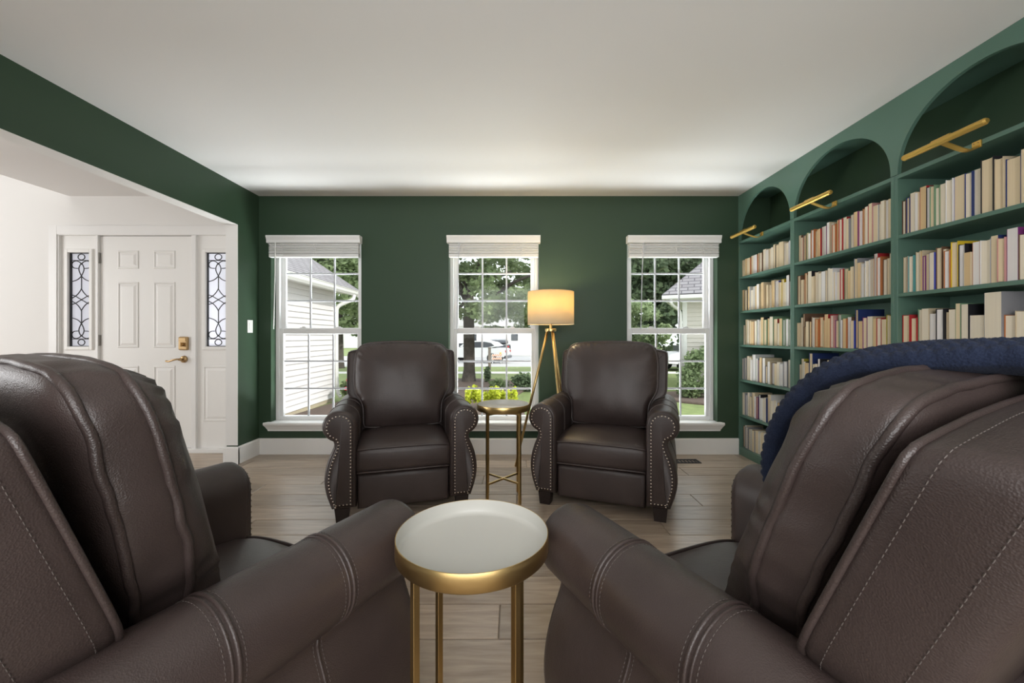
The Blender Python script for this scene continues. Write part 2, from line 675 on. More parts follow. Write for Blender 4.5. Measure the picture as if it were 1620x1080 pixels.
# left wall: stub, header over the opening, near return
OPY = 3.508
OPZ = 2.087
NEARY = 0.75
tag(struct('wall_left', B((XS + 0.006, XL, OPY + 0.004, YB, 0, OPZ + 0.004), (XS + 0.006, XL, REAR, YB, OPZ + 0.004, HC), (XS + 0.006, XL, REAR, NEARY, 0, OPZ + 0.004)), 'green'),
    'green wall with wide white-edged opening to the foyer')
struct('trim_1', B((XS, XL - 0.0005, OPY, OPY + 0.006, 0.16, OPZ), (XS, XL - 0.0005, NEARY, OPY, OPZ, OPZ + 0.006)), 'trim')
# foyer shell
struct('wall_foyer_side', B((XS, XS + 0.006, OPY + 0.006, YD, 0, OPZ + 0.006), (XS, XS + 0.006, REAR, YD, OPZ + 0.006, 2.6), (XS, XS + 0.006, REAR, NEARY, 0, OPZ + 0.006)), 'white_wall')
DX0, DX1, DZ = -4.40, -2.68, 2.10
struct('wall_foyer', B((-7.0, DX0, YD, YD + 0.14, 0, 5.2), (DX0, DX1, YD, YD + 0.14, DZ, 5.2), (DX1, XS + 0.006, YD, YD + 0.14, 0, 5.2)), 'white_wall')
struct('wall_foyer_left', B((-7.1, -7.0, REAR, YD + 0.14, 0, 5.2)), 'white_wall')
struct('wall_foyer_rear', B((-7.0, XS, REAR - 0.12, REAR, 0, 5.2)), 'white_wall')
struct('ceiling_foyer', B((-4.28, XS, REAR, YD, FHC, FHC + 0.25), (-7.1, -4.0, REAR, YD + 0.14, 5.2, 5.3), (-4.28, -4.16, REAR, YD, FHC + 0.25, 5.2)), 'ceil')


def base_prof(z1=0.15, d=0.016):
    return [(0, 0), (d, 0), (d, z1 - 0.012), (d - 0.006, z1), (0, z1)]


bm = bmesh.new()
prism(bm, [(YB - a, b) for a, b in base_prof()], 'x', XL + 0.016, XC - 0.002)
struct('baseboard_back', bm, 'trim')
bm = bmesh.new()
prism(bm, [(XL + a, b) for a, b in base_prof()], 'y', OPY - 0.014, YB)
prism(bm, [(OPY - a, b) for a, b in base_prof()], 'x', XS - 0.012, XL + 0.016)
struct('baseboard_left', bm, 'trim')


# ------------------------------------------------------------------ windows
def ring_boxes(x0, x1, z0, z1, y0, y1, t, tb=None, tt=None):
    tb = tb or t
    tt = tt or t
    return [(x0, x0 + t, y0, y1, z0, z1), (x1 - t, x1, y0, y1, z0, z1), (x0 + t, x1 - t, y0, y1, z0, z0 + tb), (x0 + t, x1 - t, y0, y1, z1 - tt, z1)]


GX = 0.357  # half glass width
for wi, c in enumerate(WINC):
    w = empty('window_%d' % (wi + 1), (c, YB, 0))
    tag(w, ['left window with siding of a house wing outside', 'centre window behind the side table with tree outside',
            'right window beside the bookcase'][wi], kind='structure')
    h = WW / 2
    obj('window_frame', B(*ring_boxes(-h, h, WZ0, WZ1, 0.075, 0.16, 0.034), bev=0.003), 'vinyl', w)
    # lower sash (inner), upper sash (outer)
    lo = obj('lower_sash', B(*ring_boxes(-h + 0.034, h - 0.034, WZ0 + 0.005, 1.19, 0.082, 0.112, h - 0.034 - GX, 0.034, 0.054), bev=0.003), 'vinyl', w)
    up = obj('upper_sash', B(*ring_boxes(-h + 0.034, h - 0.034, 1.15, WZ1 - 0.01, 0.116, 0.146, h - 0.034 - GX + 0.004, 0.045, 0.03), bev=0.003), 'vinyl', w)
    for sx in (-0.17, 0.17):
        bm = B((sx - 0.03, sx + 0.03, 0.088, 0.112, 1.19, 1.2), (sx - 0.012, sx + 0.018, 0.092, 0.108, 1.2, 1.209), bev=0.002)
        obj('sash_lock', bm, 'vinyl', lo)
    for sash, z0, z1, yy in ((lo, WZ0 + 0.039, 1.136, 0.097), (up, 1.195, WZ1 - 0.04, 0.131)):
        gx = GX if sash is lo else GX - 0.004
        cw, ch = 2 * gx / 3, (z1 - z0) / 3
        for i in (1, 2):
            xx = -gx + cw * i
            obj('muntin', B((xx - 0.008, xx + 0.008, yy - 0.007, yy + 0.007, z0, z1), bev=0.002), 'muntin', sash)
            zz = z0 + ch * i
            obj('muntin', B((-gx, gx, yy - 0.006, yy + 0.006, zz - 0.008, zz + 0.008), bev=0.002), 'muntin', sash)
        for i in range(3):
            for j in range(3):
                obj('pane', B((-gx + cw * i + 0.006, -gx + cw * (i + 1) - 0.006, yy - 0.002, yy + 0.002, z0 + ch * j + 0.006, z0 + ch * (j + 1) - 0.006)), 'glass', sash)
    # stool + apron profile
    bm = bmesh.new()
    prof = [(0.075, WZ0), (-0.045, WZ0), (-0.05, WZ0 - 0.006), (-0.05, WZ0 - 0.022), (-0.042, WZ0 - 0.028), (-0.03, WZ0 - 0.045), (-0.016, WZ0 - 0.07), (-0.016, WZ0 - 0.084), (-0.001, WZ0 - 0.084), (-0.001, WZ0 - 0.02), (0.075, WZ0 - 0.02)]
    R0 = []
    for xx, sgn in ((-0.475, 1), (0.475, -1)):
        R0.append([(xx + sgn * max(0, (WZ0 - 0.022 - z)) * 0.45 if y < 0 else xx + sgn * 0.0477 * (1 if y > 0 else 0), y, z) for y, z in prof])
    loft(bm, R0)
    obj('window_sill', bm, 'trim', w)

    # blind, a thing of its own
    b = empty('window_blind', (c, YB, 0))
    tag(b, ['white raised slat blind with valance on the left window', 'white raised slat blind with valance on the centre window',
            'white raised slat blind with valance on window beside bookcase'][wi], 'blind', 'raised blinds over the windows')
    bm = bmesh.new()
    vp = [(0.0, 1.985), (-0.055, 1.985), (-0.058, 1.992), (-0.058, 2.012), (-0.066, 2.03), (-0.07, 2.04), (-0.07, 2.053), (0.0, 2.053)]
    prism(bm, [(y - 0.001, z) for y, z in vp], 'x', -0.437, 0.437)
    obj('valance', bm, 'blind', b)
    nsl = 7
    for k in range(nsl):
        z = 1.979 - k * 0.0155
        bm = bmesh.new()
        d = 0.002 * math.sin(k * 2.1)
        prism(bm, [(-0.05 + d, z - 0.0105), (-0.025, z - 0.0125), (0.0, z - 0.0105), (0.0, z), (-0.025, z - 0.002), (-0.044 + d, z), (-0.05 + d, z - 0.003)], 'x', -0.418, 0.418)
        obj('slat', bm, 'blind', b)
    obj('bottom_rail', B((-0.418, 0.418, -0.051, -0.001, 1.853, 1.873), bev=0.003), 'blind', b)
    for xx in (-0.29, 0.02, 0.27):
        bm = bmesh.new()
        pts = [(xx + 0.012 * math.sin(t * 1.9), -0.055 - 0.006 * math.sin(t * 1.1) ** 2, 1.98 - 0.12 * t / 9) for t in range(10)]
        tube(bm, pts, 0.0022, 5)
        tube(bm, [(p[0] - 0.013 - 0.01 * math.sin(i), p[1], p[2]) for i, p in enumerate(pts)], 0.0018, 5)
        obj('ladder_cord', bm, 'blind', b)
    bm = bmesh.new()
    tube(bm, [(-0.35 + 0.03 * wi, -0.062, 1.985), (-0.36 + 0.03 * wi, -0.05, 1.7), (-0.385 + 0.04 * wi, -0.03, 1.18)], 0.0045, 6)
    obj('tilt_wand', bm, 'blind' if wi == 0 else 'muntin', b)

# ------------------------------------------------------------------ foyer door, sidelights, casing
struct('trim_2', B((-4.462, -4.385, YD - 0.018, YD, 0, 2.176), (-2.69, -2.612, YD - 0.018, YD, 0, 2.176), (-4.385, -2.69, YD - 0.018, YD, 2.088, 2.176),
                   (-4.40, -4.371, YD - 0.01, YD + 0.13, 0, 2.10), (-2.705, -2.68, YD - 0.01, YD + 0.13, 0, 2.10), (-4.371, -2.705, YD - 0.01, YD + 0.13, 2.083, 2.10),
                   (-4.018, -3.997, YD - 0.01, YD + 0.13, 0, 2.083), (-3.102, -3.058, YD - 0.01, YD + 0.13, 0, 2.083),
                   (-4.371, -2.705, YD - 0.04, YD + 0.14, 0, 0.036), bev=0.003), 'trim')


def raised_panel(bm, x0, x1, z0, z1, y):
    """raised field: groove ring then sloped field; y is door face, -y toward room"""
    def rect(i, yy):
        return [(x0 + i, yy, z0 + i), (x1 - i, yy, z0 + i), (x1 - i, yy, z1 - i), (x0 + i, yy, z1 - i)]
    loft(bm, [rect(0, y), rect(0.004, y - 0.006), rect(0.012, y - 0.007), rect(0.018, y - 0.001), rect(0.024, y - 0.001), rect(0.045, y - 0.007)], cap0=False)


d = empty('door_1', (0, YD, 0))
tag(d, 'white six-panel front door with brass lever', kind='structure')
obj('door_leaf', B((-3.994, -3.106, 0.012, 0.055, 0.042, 2.078)), 'door', d)
for x0, x1 in ((-3.826, -3.624), (-3.480, -3.272)):
    for z0, z1 in ((1.765, 1.939), (1.003, 1.636), (0.293, 0.829)):
        bm = bmesh.new()
        raised_panel(bm, x0, x1, z0, z1, 0.012)
        obj('door_panel', bm, 'door', d)
for z in (1.866, 1.075, 0.25):
    bm = B((-4.012, -3.985, 0.004, 0.014, z - 0.05, z + 0.05))
    tube(bm, [(-3.998, 0.0, z - 0.052), (-3.998, 0.0, z + 0.052)], 0.007, 8)
    obj('hinge', bm, 'hinge', d)
lk = obj('keypad_lock', B((-3.225, -3.135, -0.016, 0.012, 0.98, 1.11), bev=0.012), 'antique', d, smooth=False)
bm = bmesh.new()
tube(bm, [(-3.18, -0.018, 1.035), (-3.18, -0.034, 1.035)], 0.019, 16)
box(bm, -3.186, -3.174, -0.046, -0.03, 1.015, 1.055, bev=0.003)
obj('thumb_turn', bm, 'antique', lk)
obj('keypad', B((-3.212, -3.148, -0.02, -0.015, 1.065, 1.098), bev=0.002), 'antique', lk)
bm = bmesh.new()
tube(bm, [(-3.185, 0.012, 0.893), (-3.185, 0.0, 0.893), (-3.185, -0.008, 0.893)], [0.034, 0.033, 0.026], 20)
tube(bm, [(-3.185, -0.008, 0.893), (-3.185, -0.05, 0.893)], 0.012, 12)
tube(bm, chaikin([(-3.175, -0.05, 0.893), (-3.20, -0.055, 0.897), (-3.24, -0.056, 0.888), (-3.285, -0.05, 0.872), (-3.312, -0.048, 0.878)], 2, False),
     0.0085, 10)
obj('lever_handle', bm, 'antique', d, smooth=True)


def scroll_iron(cx, z0, z1, y):
    bm = bmesh.new()
    s = (z1 - z0) / 860.0

    def X(u):
        return cx + (u - 208) * s * 1.18

    def Z(v):
        return z1 - (v - 130) * s
    half = []
    half.append(([(208 + 27 * math.cos(a * PI / 10), 162 + 27 * math.sin(a * PI / 10)) for a in range(20)], True))
    half.append(([(132, 194), (284, 194)], False))
    for m in (1, -1):
        def q(pts):
            return [(208 + m * (p[0] - 208), p[1]) for p in pts]
        half.append((chaikin(q([(208, 232), (195, 208), (165, 196), (138, 208), (130, 240), (146, 266), (180, 268)]), 3, False), False))
        half.append((chaikin(q([(208, 218), (190, 250), (186, 285), (208, 340)]), 3, False), False))
        half.append((chaikin(q([(208, 340), (185, 368), (160, 382), (132, 391)]), 3, False), False))
        half.append((chaikin(q([(210, 455), (190, 495), (165, 525), (132, 547)]), 3, False), False))
        half.append((chaikin(q([(132, 515), (165, 528), (185, 545), (210, 560)]), 3, False), False))
    half.append(([(209, 340), (209, 455)], False))
    for pts, cl in half:
        for mir in (False, True):
            pp = [(u, 1120 - v) if mir else (u, v) for u, v in pts]
            tube(bm, [(X(u), y, Z(v)) for u, v in pp], 0.0042, 6, closed=cl)
    return bm


for k, (x0, x1, gx0, gx1) in enumerate(((-4.371, -4.018, -4.298, -4.092), (-3.058, -2.705, -2.972, -2.766))):
    w = empty('window_%d' % (4 + k), (0, YD, 0))
    tag(w, ['sidelight with black scroll ironwork left of the front door', 'sidelight with black scroll ironwork right of the front door'][k], kind='structure')
    gz0, gz1 = 1.015, 1.92
    obj('sidelight_panel', B((x0, gx0, 0.012, 0.055, 0.036, 2.083), (gx1, x1, 0.012, 0.055, 0.036, 2.083), (gx0, gx1, 0.012, 0.055, 0.036, gz0), (gx0, gx1, 0.012, 0.055, gz1, 2.083)), 'door', w)
    obj('glass_surround', B(*ring_boxes(gx0 - 0.03, gx1 + 0.03, gz0 - 0.03, gz1 + 0.03, -0.003, 0.012, 0.03), *ring_boxes(gx0 - 0.036, gx1 + 0.036, gz0 - 0.036, gz1 + 0.036, 0.004, 0.0125, 0.012), bev=0.003), 'door', w)
    obj('pane', B((gx0, gx1, 0.038, 0.044, gz0, gz1)), 'frost', w)
    ir = scroll_iron((gx0 + gx1) / 2, gz0 + 0.006, gz1 - 0.006, 0.028)
    for bx in ring_boxes(gx0, gx1, gz0, gz1, 0.018, 0.037, 0.006):
        box(ir, *bx)
    obj('scroll_ironwork', ir, 'iron', w)
    bm = bmesh.new()
    raised_panel(bm, gx0 - 0.03, gx1 + 0.03, 0.293, 0.829, 0.012)
    obj('lower_panel', bm, 'door', w)

# light switch on stub wall
s = empty('light_switch', (XL, 3.668, 1.204))
tag(s, 'white rocker light switch on the narrow green wall by the foyer', 'switch')
obj('switch_plate', B((0, 0.006, -0.036, 0.036, -0.058, 0.058), bev=0.002), 'plastic', s)
obj('rocker', B((0.006, 0.010, -0.016, 0.016, -0.032, 0.032), bev=0.0015), 'plastic', s)

# floor vent
v = empty('floor_vent', (1.485, 3.57, 0))
tag(v, 'dark metal floor register under the right window', 'vent')
obj('vent_frame', B(*[(a, b, c - 0, d_, 0.0005, 0.006) for a, b, c, d_ in ((-0.155, 0.155, -0.055, -0.04), (-0.155, 0.155, 0.04, 0.055), (-0.155, -0.14, -0.04, 0.04), (0.14, 0.155, -0.04, 0.04))]), 'vent', v)
for k in range(9):
    obj('louvre', B((-0.135 + k * 0.031, -0.118 + k * 0.031, -0.04, 0.04, 0.0005, 0.0045)), 'vent', v)

# ------------------------------------------------------------------ bookcases, arch surround, picture lights
STILES = (3.80, 3.064, 2.240, 1.43)
SHELF_TOPS = (1.67, 1.35, 1.035, 0.71, 0.38, 0.075)
CASE_TOP = 2.005
case_names = ('far', 'middle', 'nearest')
for bi in range(3):
    ya, yb = STILES[bi + 1], STILES[bi]
    b = empty('bookcase', (0, (ya + yb) / 2, 0))
    hw = (yb - ya) / 2 - 0.0005
    tag(b, ['green bookcase in the corner beside the right window', 'green middle bookcase under the second arch', 'green bookcase nearest the camera, cut off by picture edge'][bi], 'bookcase', 'arched green bookcases')
    st = 0.020
    obj('side_panel', B((XC, XR - 0.002, -hw, -hw + st, 0, CASE_TOP), bev=0.0015), 'case', b)
    obj('side_panel', B((XC, XR - 0.002, hw - st, hw, 0, CASE_TOP), bev=0.0015), 'case', b)
    obj('back_panel', B((XR - 0.012, XR - 0.002, -hw + st, hw - st, 0.03, CASE_TOP - 0.02)), 'case', b)
    obj('top_board', B((XC, XR - 0.012, -hw + st, hw - st, CASE_TOP - 0.022, CASE_TOP), bev=0.0015), 'case', b)
    obj('plinth', B((XC + 0.006, XC + 0.022, -hw + st, hw - st, 0.0, SHELF_TOPS[5] - 0.02)), 'case', b)
    for z in SHELF_TOPS:
        obj('shelf', B((XC + 0.003, XR - 0.012, -hw + st, hw - st, z - 0.02, z), bev=0.0015), 'case', b)

# arched surround
bm = bmesh.new()
ZS = CASE_TOP + 0.002
XT = 0.02


def arch_front(x, flip):
    """front sheet vertices with arch cutouts built as strips of quads"""
    fs = []
    for bi in range(3):
        ya, yb = STILES[bi + 1] + (0.0 if bi == 2 else 0.0), STILES[bi]
        c, a, hgt = (ya + yb) / 2, (yb - ya) / 2 - 0.021, 0.362
        n = 40
        pts = [(c - a * math.cos(PI * k / n), ZS + hgt * math.sin(PI * k / n) ** 0.92) for k in range(n + 1)]
        # side strips
        fs.append([(ya, ZS), (pts[0][0], ZS), (pts[0][0], HC - 0.001), (ya, HC - 0.001)])
        fs.append([(pts[-1][0], ZS), (yb, ZS), (yb, HC - 0.001), (pts[-1][0], HC - 0.001)])
        for p, q in zip(pts, pts[1:]):
            fs.append([p, q, (q[0], HC - 0.001), (p[0], HC - 0.001)])
    return fs


for f4 in arch_front(0, False):
    a = [bm.verts.new((XC, y, z)) for y, z in f4]
    c = [bm.verts.new((XC + XT, y, z)) for y, z in f4]
    bm.faces.new(a)
    bm.faces.new(c[::-1])
    bm.faces.new((a[0], a[1], c[1], c[0]))
bmesh.ops.remove_doubles(bm, verts=bm.verts, dist=0.0004)
box(bm, XC + XT, XR - 0.001, STILES[3], STILES[0] - 0.001, HC - 0.014, HC - 0.001)
o = obj('arched_fascia', bm, 'case')
tag(o, 'green fascia with three arched cutouts above the bookcases', 'fascia')

for bi in range(3):
    cy = (STILES[bi] + STILES[bi + 1]) / 2
    p = empty('picture_light', (XC, cy, CASE_TOP - 0.012))
    tag(p, ['brass picture light on the corner bookcase by the window', 'brass picture light on the middle bookcase', 'brass picture light on the bookcase nearest the camera, largest'][bi], 'picture light', 'brass picture lights')
    bm = bmesh.new()
    n = 10
    L2 = 0.185
    pts = [(-0.168, -L2 + 0.004, 0.01), (-0.168, -L2 + 0.012, 0.01), (-0.168, L2 - 0.012, 0.01), (-0.168, L2 - 0.004, 0.01)]
    tube(bm, pts, [0.009, 0.0145, 0.0145, 0.009], 16)
    bar = obj('light_bar', bm, 'gold', p, smooth=False)
    bm = bmesh.new()
    tube(bm, [(-0.168, -0.04, 0.021), (-0.168, 0.04, 0.021)], 0.009, 10)
    obj('bar_clamp', bm, 'gold', bar)
    bm = bmesh.new()
    path = chaikin([(-0.163, 0.004), (-0.12, -0.012), (-0.07, -0.03), (-0.035, -0.034), (-0.02, -0.026), (-0.008, -0.012)], 2, False)
    poly = [(x, z + 0.0025) for x, z in path] + [(x, z - 0.0025) for x, z in path[::-1]]
    prism(bm, poly, 'y', -0.013, 0.013)
    obj('arm', bm, 'gold', p)
    br = obj('bracket', B((-0.008, -0.0005, -0.018, 0.018, -0.022, 0.011), bev=0.0015), 'gold', p)
    bm = bmesh.new()
    for dy in (-0.009, 0.009):
        tube(bm, [(-0.0075, dy, 0.002), (-0.0105, dy, 0.002)], 0.003, 8)
    obj('screw', bm, 'antique', br)

# ------------------------------------------------------------------ books
CASE_PAL = {
    (0, 0): 'cream cream orange orange cream orange cream brown cream cream white navy cream black cream cream white blue',
    (0, 1): 'white black white white cream brown cream grey cream navy cream cream cream blue cream yellow cream brown purple',
    (0, 2): 'brown cream green cream orange green white white black green cream green red cream green green cream green cream',
    (0, 3): 'grey grey cream mustard cream white teal purple black cream navy cream brown black white white grey white white',
    (0, 4): 'grey grey white navy cream grey purple black white white navy white navy white black white white white mustard',
    (0, 5): 'brown cream grey black brown grey white black white grey white grey white navy white brown teal yellow grey',
    (1, 0): 'brown orange grey orange green cream orange cream cream red navy purple cream cream orange brown red red grey green purple pink orange red pink white black cream white cream',
    (1, 1): 'brown cream orange cream black cream cream brown grey cream navy white white white red green green cream grey cream white cream white cream red orange brown cream grey',
    (1, 2): 'cream cream brown brown black cream brown cream orange orange green red orange pink purple green navy orange brown blue navy teal purple cream green red cream mustard cream navy',
    (1, 3): 'blue mustard black cream navy teal brown black cream teal brown cream purple grey purple brown cream teal yellow cream brown navy orange cream green grey',
    (2, 0): 'brown navy cream cream red black green green cream white blue navy white black cream navy navy white white brown cream white',
    (2, 1): 'cream brown teal cream cream purple cream blue brown cream orange yellow black cream orange white navy pink purple brown mustard yellow white cream navy white',
    (2, 2): 'red red green cream grey black cream cream green black white grey orange cream black cream navy cream',
}
rowname = ['top', 'second', 'third', 'fourth', 'fifth', 'bottom']
bookcnt = 0
extra = bmesh.new()   # the rows wholly hidden behind recliner and throw
casedesc = ['corner bookcase', 'middle bookcase', 'nearest bookcase']
random.seed(11)
for bi in range(3):
    for ri in range(6):
        ya, yb = STILES[bi + 1] + 0.024, STILES[bi] - 0.024
        pal = CASE_PAL.get((bi, ri))
        hidden = pal is None
        words = (pal.split() if pal else ['cream', 'white', 'grey', 'brown', 'navy'] * 8)
        n = len(words)
        wts = []
        for k in range(n):
            wts.append(random.uniform(0.62, 1.4))
        if bi == 2:
            wts = [w * (0.75 + 0.55 * (k > 9)) for k, w in enumerate(wts)]
        free = (yb - ya) - n * 0.0012 - random.uniform(0.0, 0.02)
        if hidden:
            free = yb - ya - 0.03
        tot = sum(wts)
        y = yb
        hbase = random.uniform(0.195, 0.215)
        zs = SHELF_TOPS[ri]
        space = (SHELF_TOPS[ri - 1] - 0.02 if ri > 0 else CASE_TOP - 0.022) - zs
        for k in range(n):
            t = wts[k] / tot * free
            col = words[k]
            hh = hbase + random.gauss(0, 0.017)
            if random.random() < 0.13:
                hh += random.uniform(0.025, 0.045)
            if bi == 1 and ri == 0:
                hh = 0.19 + 0.045 * (k / n) + random.gauss(0, 0.010)
            if bi == 2 and ri == 0:
                hh = 0.20 + 0.05 * (k / n) + random.gauss(0, 0.011)
            if bi == 0 and ri == 0:
                hh = 0.155 + 0.055 * (k / n) + random.gauss(0, 0.007)
            hh = max(0.15, min(hh, space - 0.02))
            dp = max(0.115, min(0.2, hh * 0.68 + random.uniform(-0.012, 0.012)))
            xf = XC + 0.022 + random.uniform(0, 0.018)
            pg = random.choices(['cream', 'ivory', 'tan', 'white', 'grey'], [4, 4, 2, 2, 1] if ri < 3 else [2, 4, 1, 5, 1])[0]
            ct = 0.0011 if random.random() < 0.6 else 0.0023
            inset = 0.0005 if ct < 0.002 else 0.004
            lean = random.uniform(-0.01, 0.025) if random.random() < 0.3 else 0.0
            y0 = y - t
            if hidden:
                box(extra, xf, xf + dp, y0, y - 0.001, zs, zs + hh)
                y = y0 - 0.0012
                continue
            bk = empty('book', (xf, (y + y0) / 2, zs + 0.0003))
            hx = t / 2
            cb = bmesh.new()
            box(cb, 0, dp, -hx, -hx + ct, 0, hh)
            box(cb, 0, dp, hx - ct, hx, 0, hh)
            box(cb, dp - ct, dp, -hx + ct, hx - ct, 0, hh)
            obj('cover', cb, COVERS[col], bk)
            pb = bmesh.new()
            cur = 0.0035 if ct > 0.002 else 0.0
            poly = [(dp - ct, hx - ct), (dp - ct, -hx + ct), (inset, -hx + ct), (inset + cur, 0), (inset, hx - ct)]
            prism(pb, poly, 'z', inset, hh - inset)
            obj('pages', pb, PAGES[pg], bk)
            size = 'tall ' if hh > hbase + 0.03 else ('slim ' if t < 0.018 else ('thick ' if t > 0.04 else ''))
            lab = '%s%s-paged book with %s cover, %s from left on %s shelf of %s' % (size, pg, col, ORD[k + 1], rowname[ri], casedesc[bi])
            tag(bk, lab, 'book', 'books on the %s shelf of the %s' % (rowname[ri], casedesc[bi]))
            bookcnt += 1
            y = y0 - 0.0012
o = obj('book_row', extra, PAGES['ivory'])
tag(o, 'rows of books on the low shelves hidden behind the recliner and throw', 'books', kind='stuff')
print('BOOKS', bookcnt)

# ------------------------------------------------------------------ recliner
AZ = 0.575     # roll centre height
AX = 0.375
AR = 0.095


def arm_profile():
    """closed profile (x outward, z) of right arm, starting inner bottom going up"""
    p = [(0.28, 0.085), (0.28, 0.25), (0.28, 0.42), (0.28, AZ - 0.02)]
    for k in range(0, 25):
        a = PI - (PI + math.radians(68)) * k / 24
        p.append((AX + AR * math.cos(a), AZ + AR * math.sin(a)))
    lower = [(0.408, 0.482), (0.404, 0.465), (0.412, 0.44), (0.430, 0.40), (0.448, 0.345), (0.458, 0.285), (0.458, 0.23), (0.447, 0.17), (0.430, 0.12), (0.418, 0.085)]
    return p, lower


def offset_poly(pts, d):
    n = len(pts)
    out = []
    for i in range(n):
        a, b, c = Vector(pts[i - 1]), Vector(pts[i]), Vector(pts[(i + 1) % n])
        t1, t2 = (b - a).normalized(), (c - b).normalized()
        n1, n2 = Vector((t1.y, -t1.x)), Vector((t2.y, -t2.x))
        m = n1 + n2
        m = m.normalized() if m.length > 1e-6 else n1
        k = d / max(0.45, m.dot(n1))
        out.append(tuple(b + m * k))
    return out


def build_recliner():
    root = empty('recliner')
    up, low = arm_profile()
    prof = up + chaikin(low, 1, False)
    # orientation: inner up, over, down outer -> clockwise seen from front(+y looking -y)?  normals handled by sign
    for sx in (1, -1):
        ins = lambda d: offset_poly(prof, d)
        bm = bmesh.new()
        rings = []
        stations = [(-0.36, 0.02), (-0.352, 0.006), (-0.335, 0.0), (-0.2, 0.0), (-0.04, 0.0), (0.1, 0.0), (0.24, 0.0), (0.36, 0.0), (0.425, 0.0), (0.440, 0.004), (0.448, 0.012), (0.45, 0.02)]
        for y, d in stations:
            q = ins(d) if d > 0 else prof
            rings.append([(sx * x, y, z) for x, z in q])
        loft(bm, rings)
        arm = obj('arm', bm, 'leather', root, smooth=True)
        # front panel with nailheads
        bm = bmesh.new()
        rr = [(0.4495, 0.017), (0.456, 0.0185), (0.460, 0.024), (0.4615, 0.032)]
        loft(bm, [[(sx * x, y, z) for x, z in ins(d)] for y, d in rr])
        fp = obj('arm_front_panel', bm, 'leather', root, smooth=True)
        bm = bmesh.new()
        line = resample([(x, z, 0) for x, z in ins(0.030)], 64, True)
        for q in line:
            lathe(bm, [(0.0052, 0), (0.0045, 0.0024), (0.0026, 0.0042), (0, 0.0048)], 7)
            vs = bm.verts[:]
            vs = vs[-22:]
            bmesh.ops.transform(bm, matrix=Matrix.Translation((sx * q.x, 0.461, q.y)) @ Matrix.Rotation(-PI / 2, 4, 'X'), verts=vs)
        tag(obj('nailhead_trim', bm, 'nail', fp, smooth=True), 'row of small bronze nailheads', kind='stuff')
        # welt seams across the roll + stitching
        k0 = 2
        top = [(x, z) for x, z in prof[k0:k0 + 27]]
        st = bmesh.new()
        sm = bmesh.new()
        for ys in (0.21, -0.02):
            tube(sm, [(sx * x, ys, z) for x, z in resample3(top, 40)], 0.0042, 6)
            tube(sm, [(sx * x, ys - 0.011, z) for x, z in resample3(top, 40)], 0.0028, 6)
            for dy in (0.010, -0.022):
                dashes(st, [Vector((sx * x, ys + dy, z)) for x, z in resample3([tuple(p) for p in offset_open(top, 0.0006)], 150)])
        side = [(x, z) for x, z in prof[-19:]]
        tube(sm, [(sx * x, 0.17, z) for x, z in resample3(side, 30)], 0.0034, 6)
        for dy in (0.010, -0.010):
            dashes(st, [Vector((sx * x, 0.17 + dy, z)) for x, z in resample3([tuple(p) for p in offset_open(side, 0.0006)], 110)])
        seam = obj('arm_seam', sm, 'leather', arm, smooth=True)
        tag(obj('arm_stitching', st, 'stitch', arm), kind='stuff')

    # base frame
    obj('base_frame', B((-0.279, 0.279, -0.30, 0.36, 0.10, 0.30), bev=0.004), 'leather', root)
    # footrest panel
    bm = bmesh.new()
    rings = []
    for y, d in ((0.35, 0.0), (0.405, 0.0), (0.418, 0.004), (0.426, 0.014), (0.429, 0.03), (0.431, 0.07)):
        rings.append([(-0.276 + d, y, 0.062 + d), (0.276 - d, y, 0.062 + d), (0.276 - d, y, 0.272 - d), (-0.276 + d, y, 0.272 - d)])
    loft(bm, rings)
    obj('footrest_panel', bm, 'leather', root, smooth=True)
    # seat cushion: profile in (y,z) swept in x
    bm = bmesh.new()
    prof_s = [(-0.20, 0.30), (-0.20, 0.45), (-0.05, 0.458), (0.12, 0.462), (0.25, 0.460), (0.34, 0.455), (0.395, 0.448), (0.428, 0.437), (0.441, 0.425), (0.446, 0.40), (0.447, 0.36), (0.444, 0.32), (0.438, 0.295), (0.428, 0.284), (0.36, 0.282), (0.0, 0.282)]
    N = 25
    rings = []
    for i in range(N):
        u = -1 + 2 * i / (N - 1)
        x = 0.279 * u
        e = 1 - abs(u) ** 6
        cr = 0.020 * (1 - u * u)
        ring = []
        for y, z in prof_s:
            zz, yy = z, y
            if z > 0.40 and y > -0.19:
                zz = z - 0.014 * (1 - e) + cr * max(0, min(1, (0.45 - y) / 0.12)) * (0.6 if y > 0.3 else 1)
            if y > 0.42:
                yy = y - 0.010 * (1 - e) + 0.008 * (1 - u * u)
            ring.append((x, yy, zz))
        rings.append(ring)
    loft(bm, rings)
    seat = obj('seat_cushion', bm, 'leather', root, smooth=True)
    bm = bmesh.new()
    for (yy, zz) in ((0.4405, 0.4285), (0.440, 0.290)):
        pts = []
        for i in range(41):
            u = -1 + 2 * i / 40
            e = 1 - abs(u) ** 6
            pts.append((0.277 * u, yy + 0.002 - 0.010 * (1 - e) + 0.008 * (1 - u * u), zz - 0.006 * (1 - e) + (0.006 * (1 - u * u) if zz > 0.4 else 0)))
        tube(bm, pts, 0.006, 7)
    obj('seat_piping', bm, 'leather', seat, smooth=True)
    # legs
    for lx in (-0.36, 0.36):
        for ly in (0.395, -0.30):
            bm = bmesh.new()
            a, b2 = 0.042, 0.034
            loft(bm, [[(lx - b2, ly - b2, 0.0), (lx + b2, ly - b2, 0.0), (lx + b2, ly + b2, 0.0), (lx - b2, ly + b2, 0.0)],
                      [(lx - a, ly - a, 0.0855), (lx + a, ly - a, 0.0855), (lx + a, ly + a, 0.0855), (lx - a, ly + a, 0.0855)]])
            obj('leg', bm, 'leg', root)

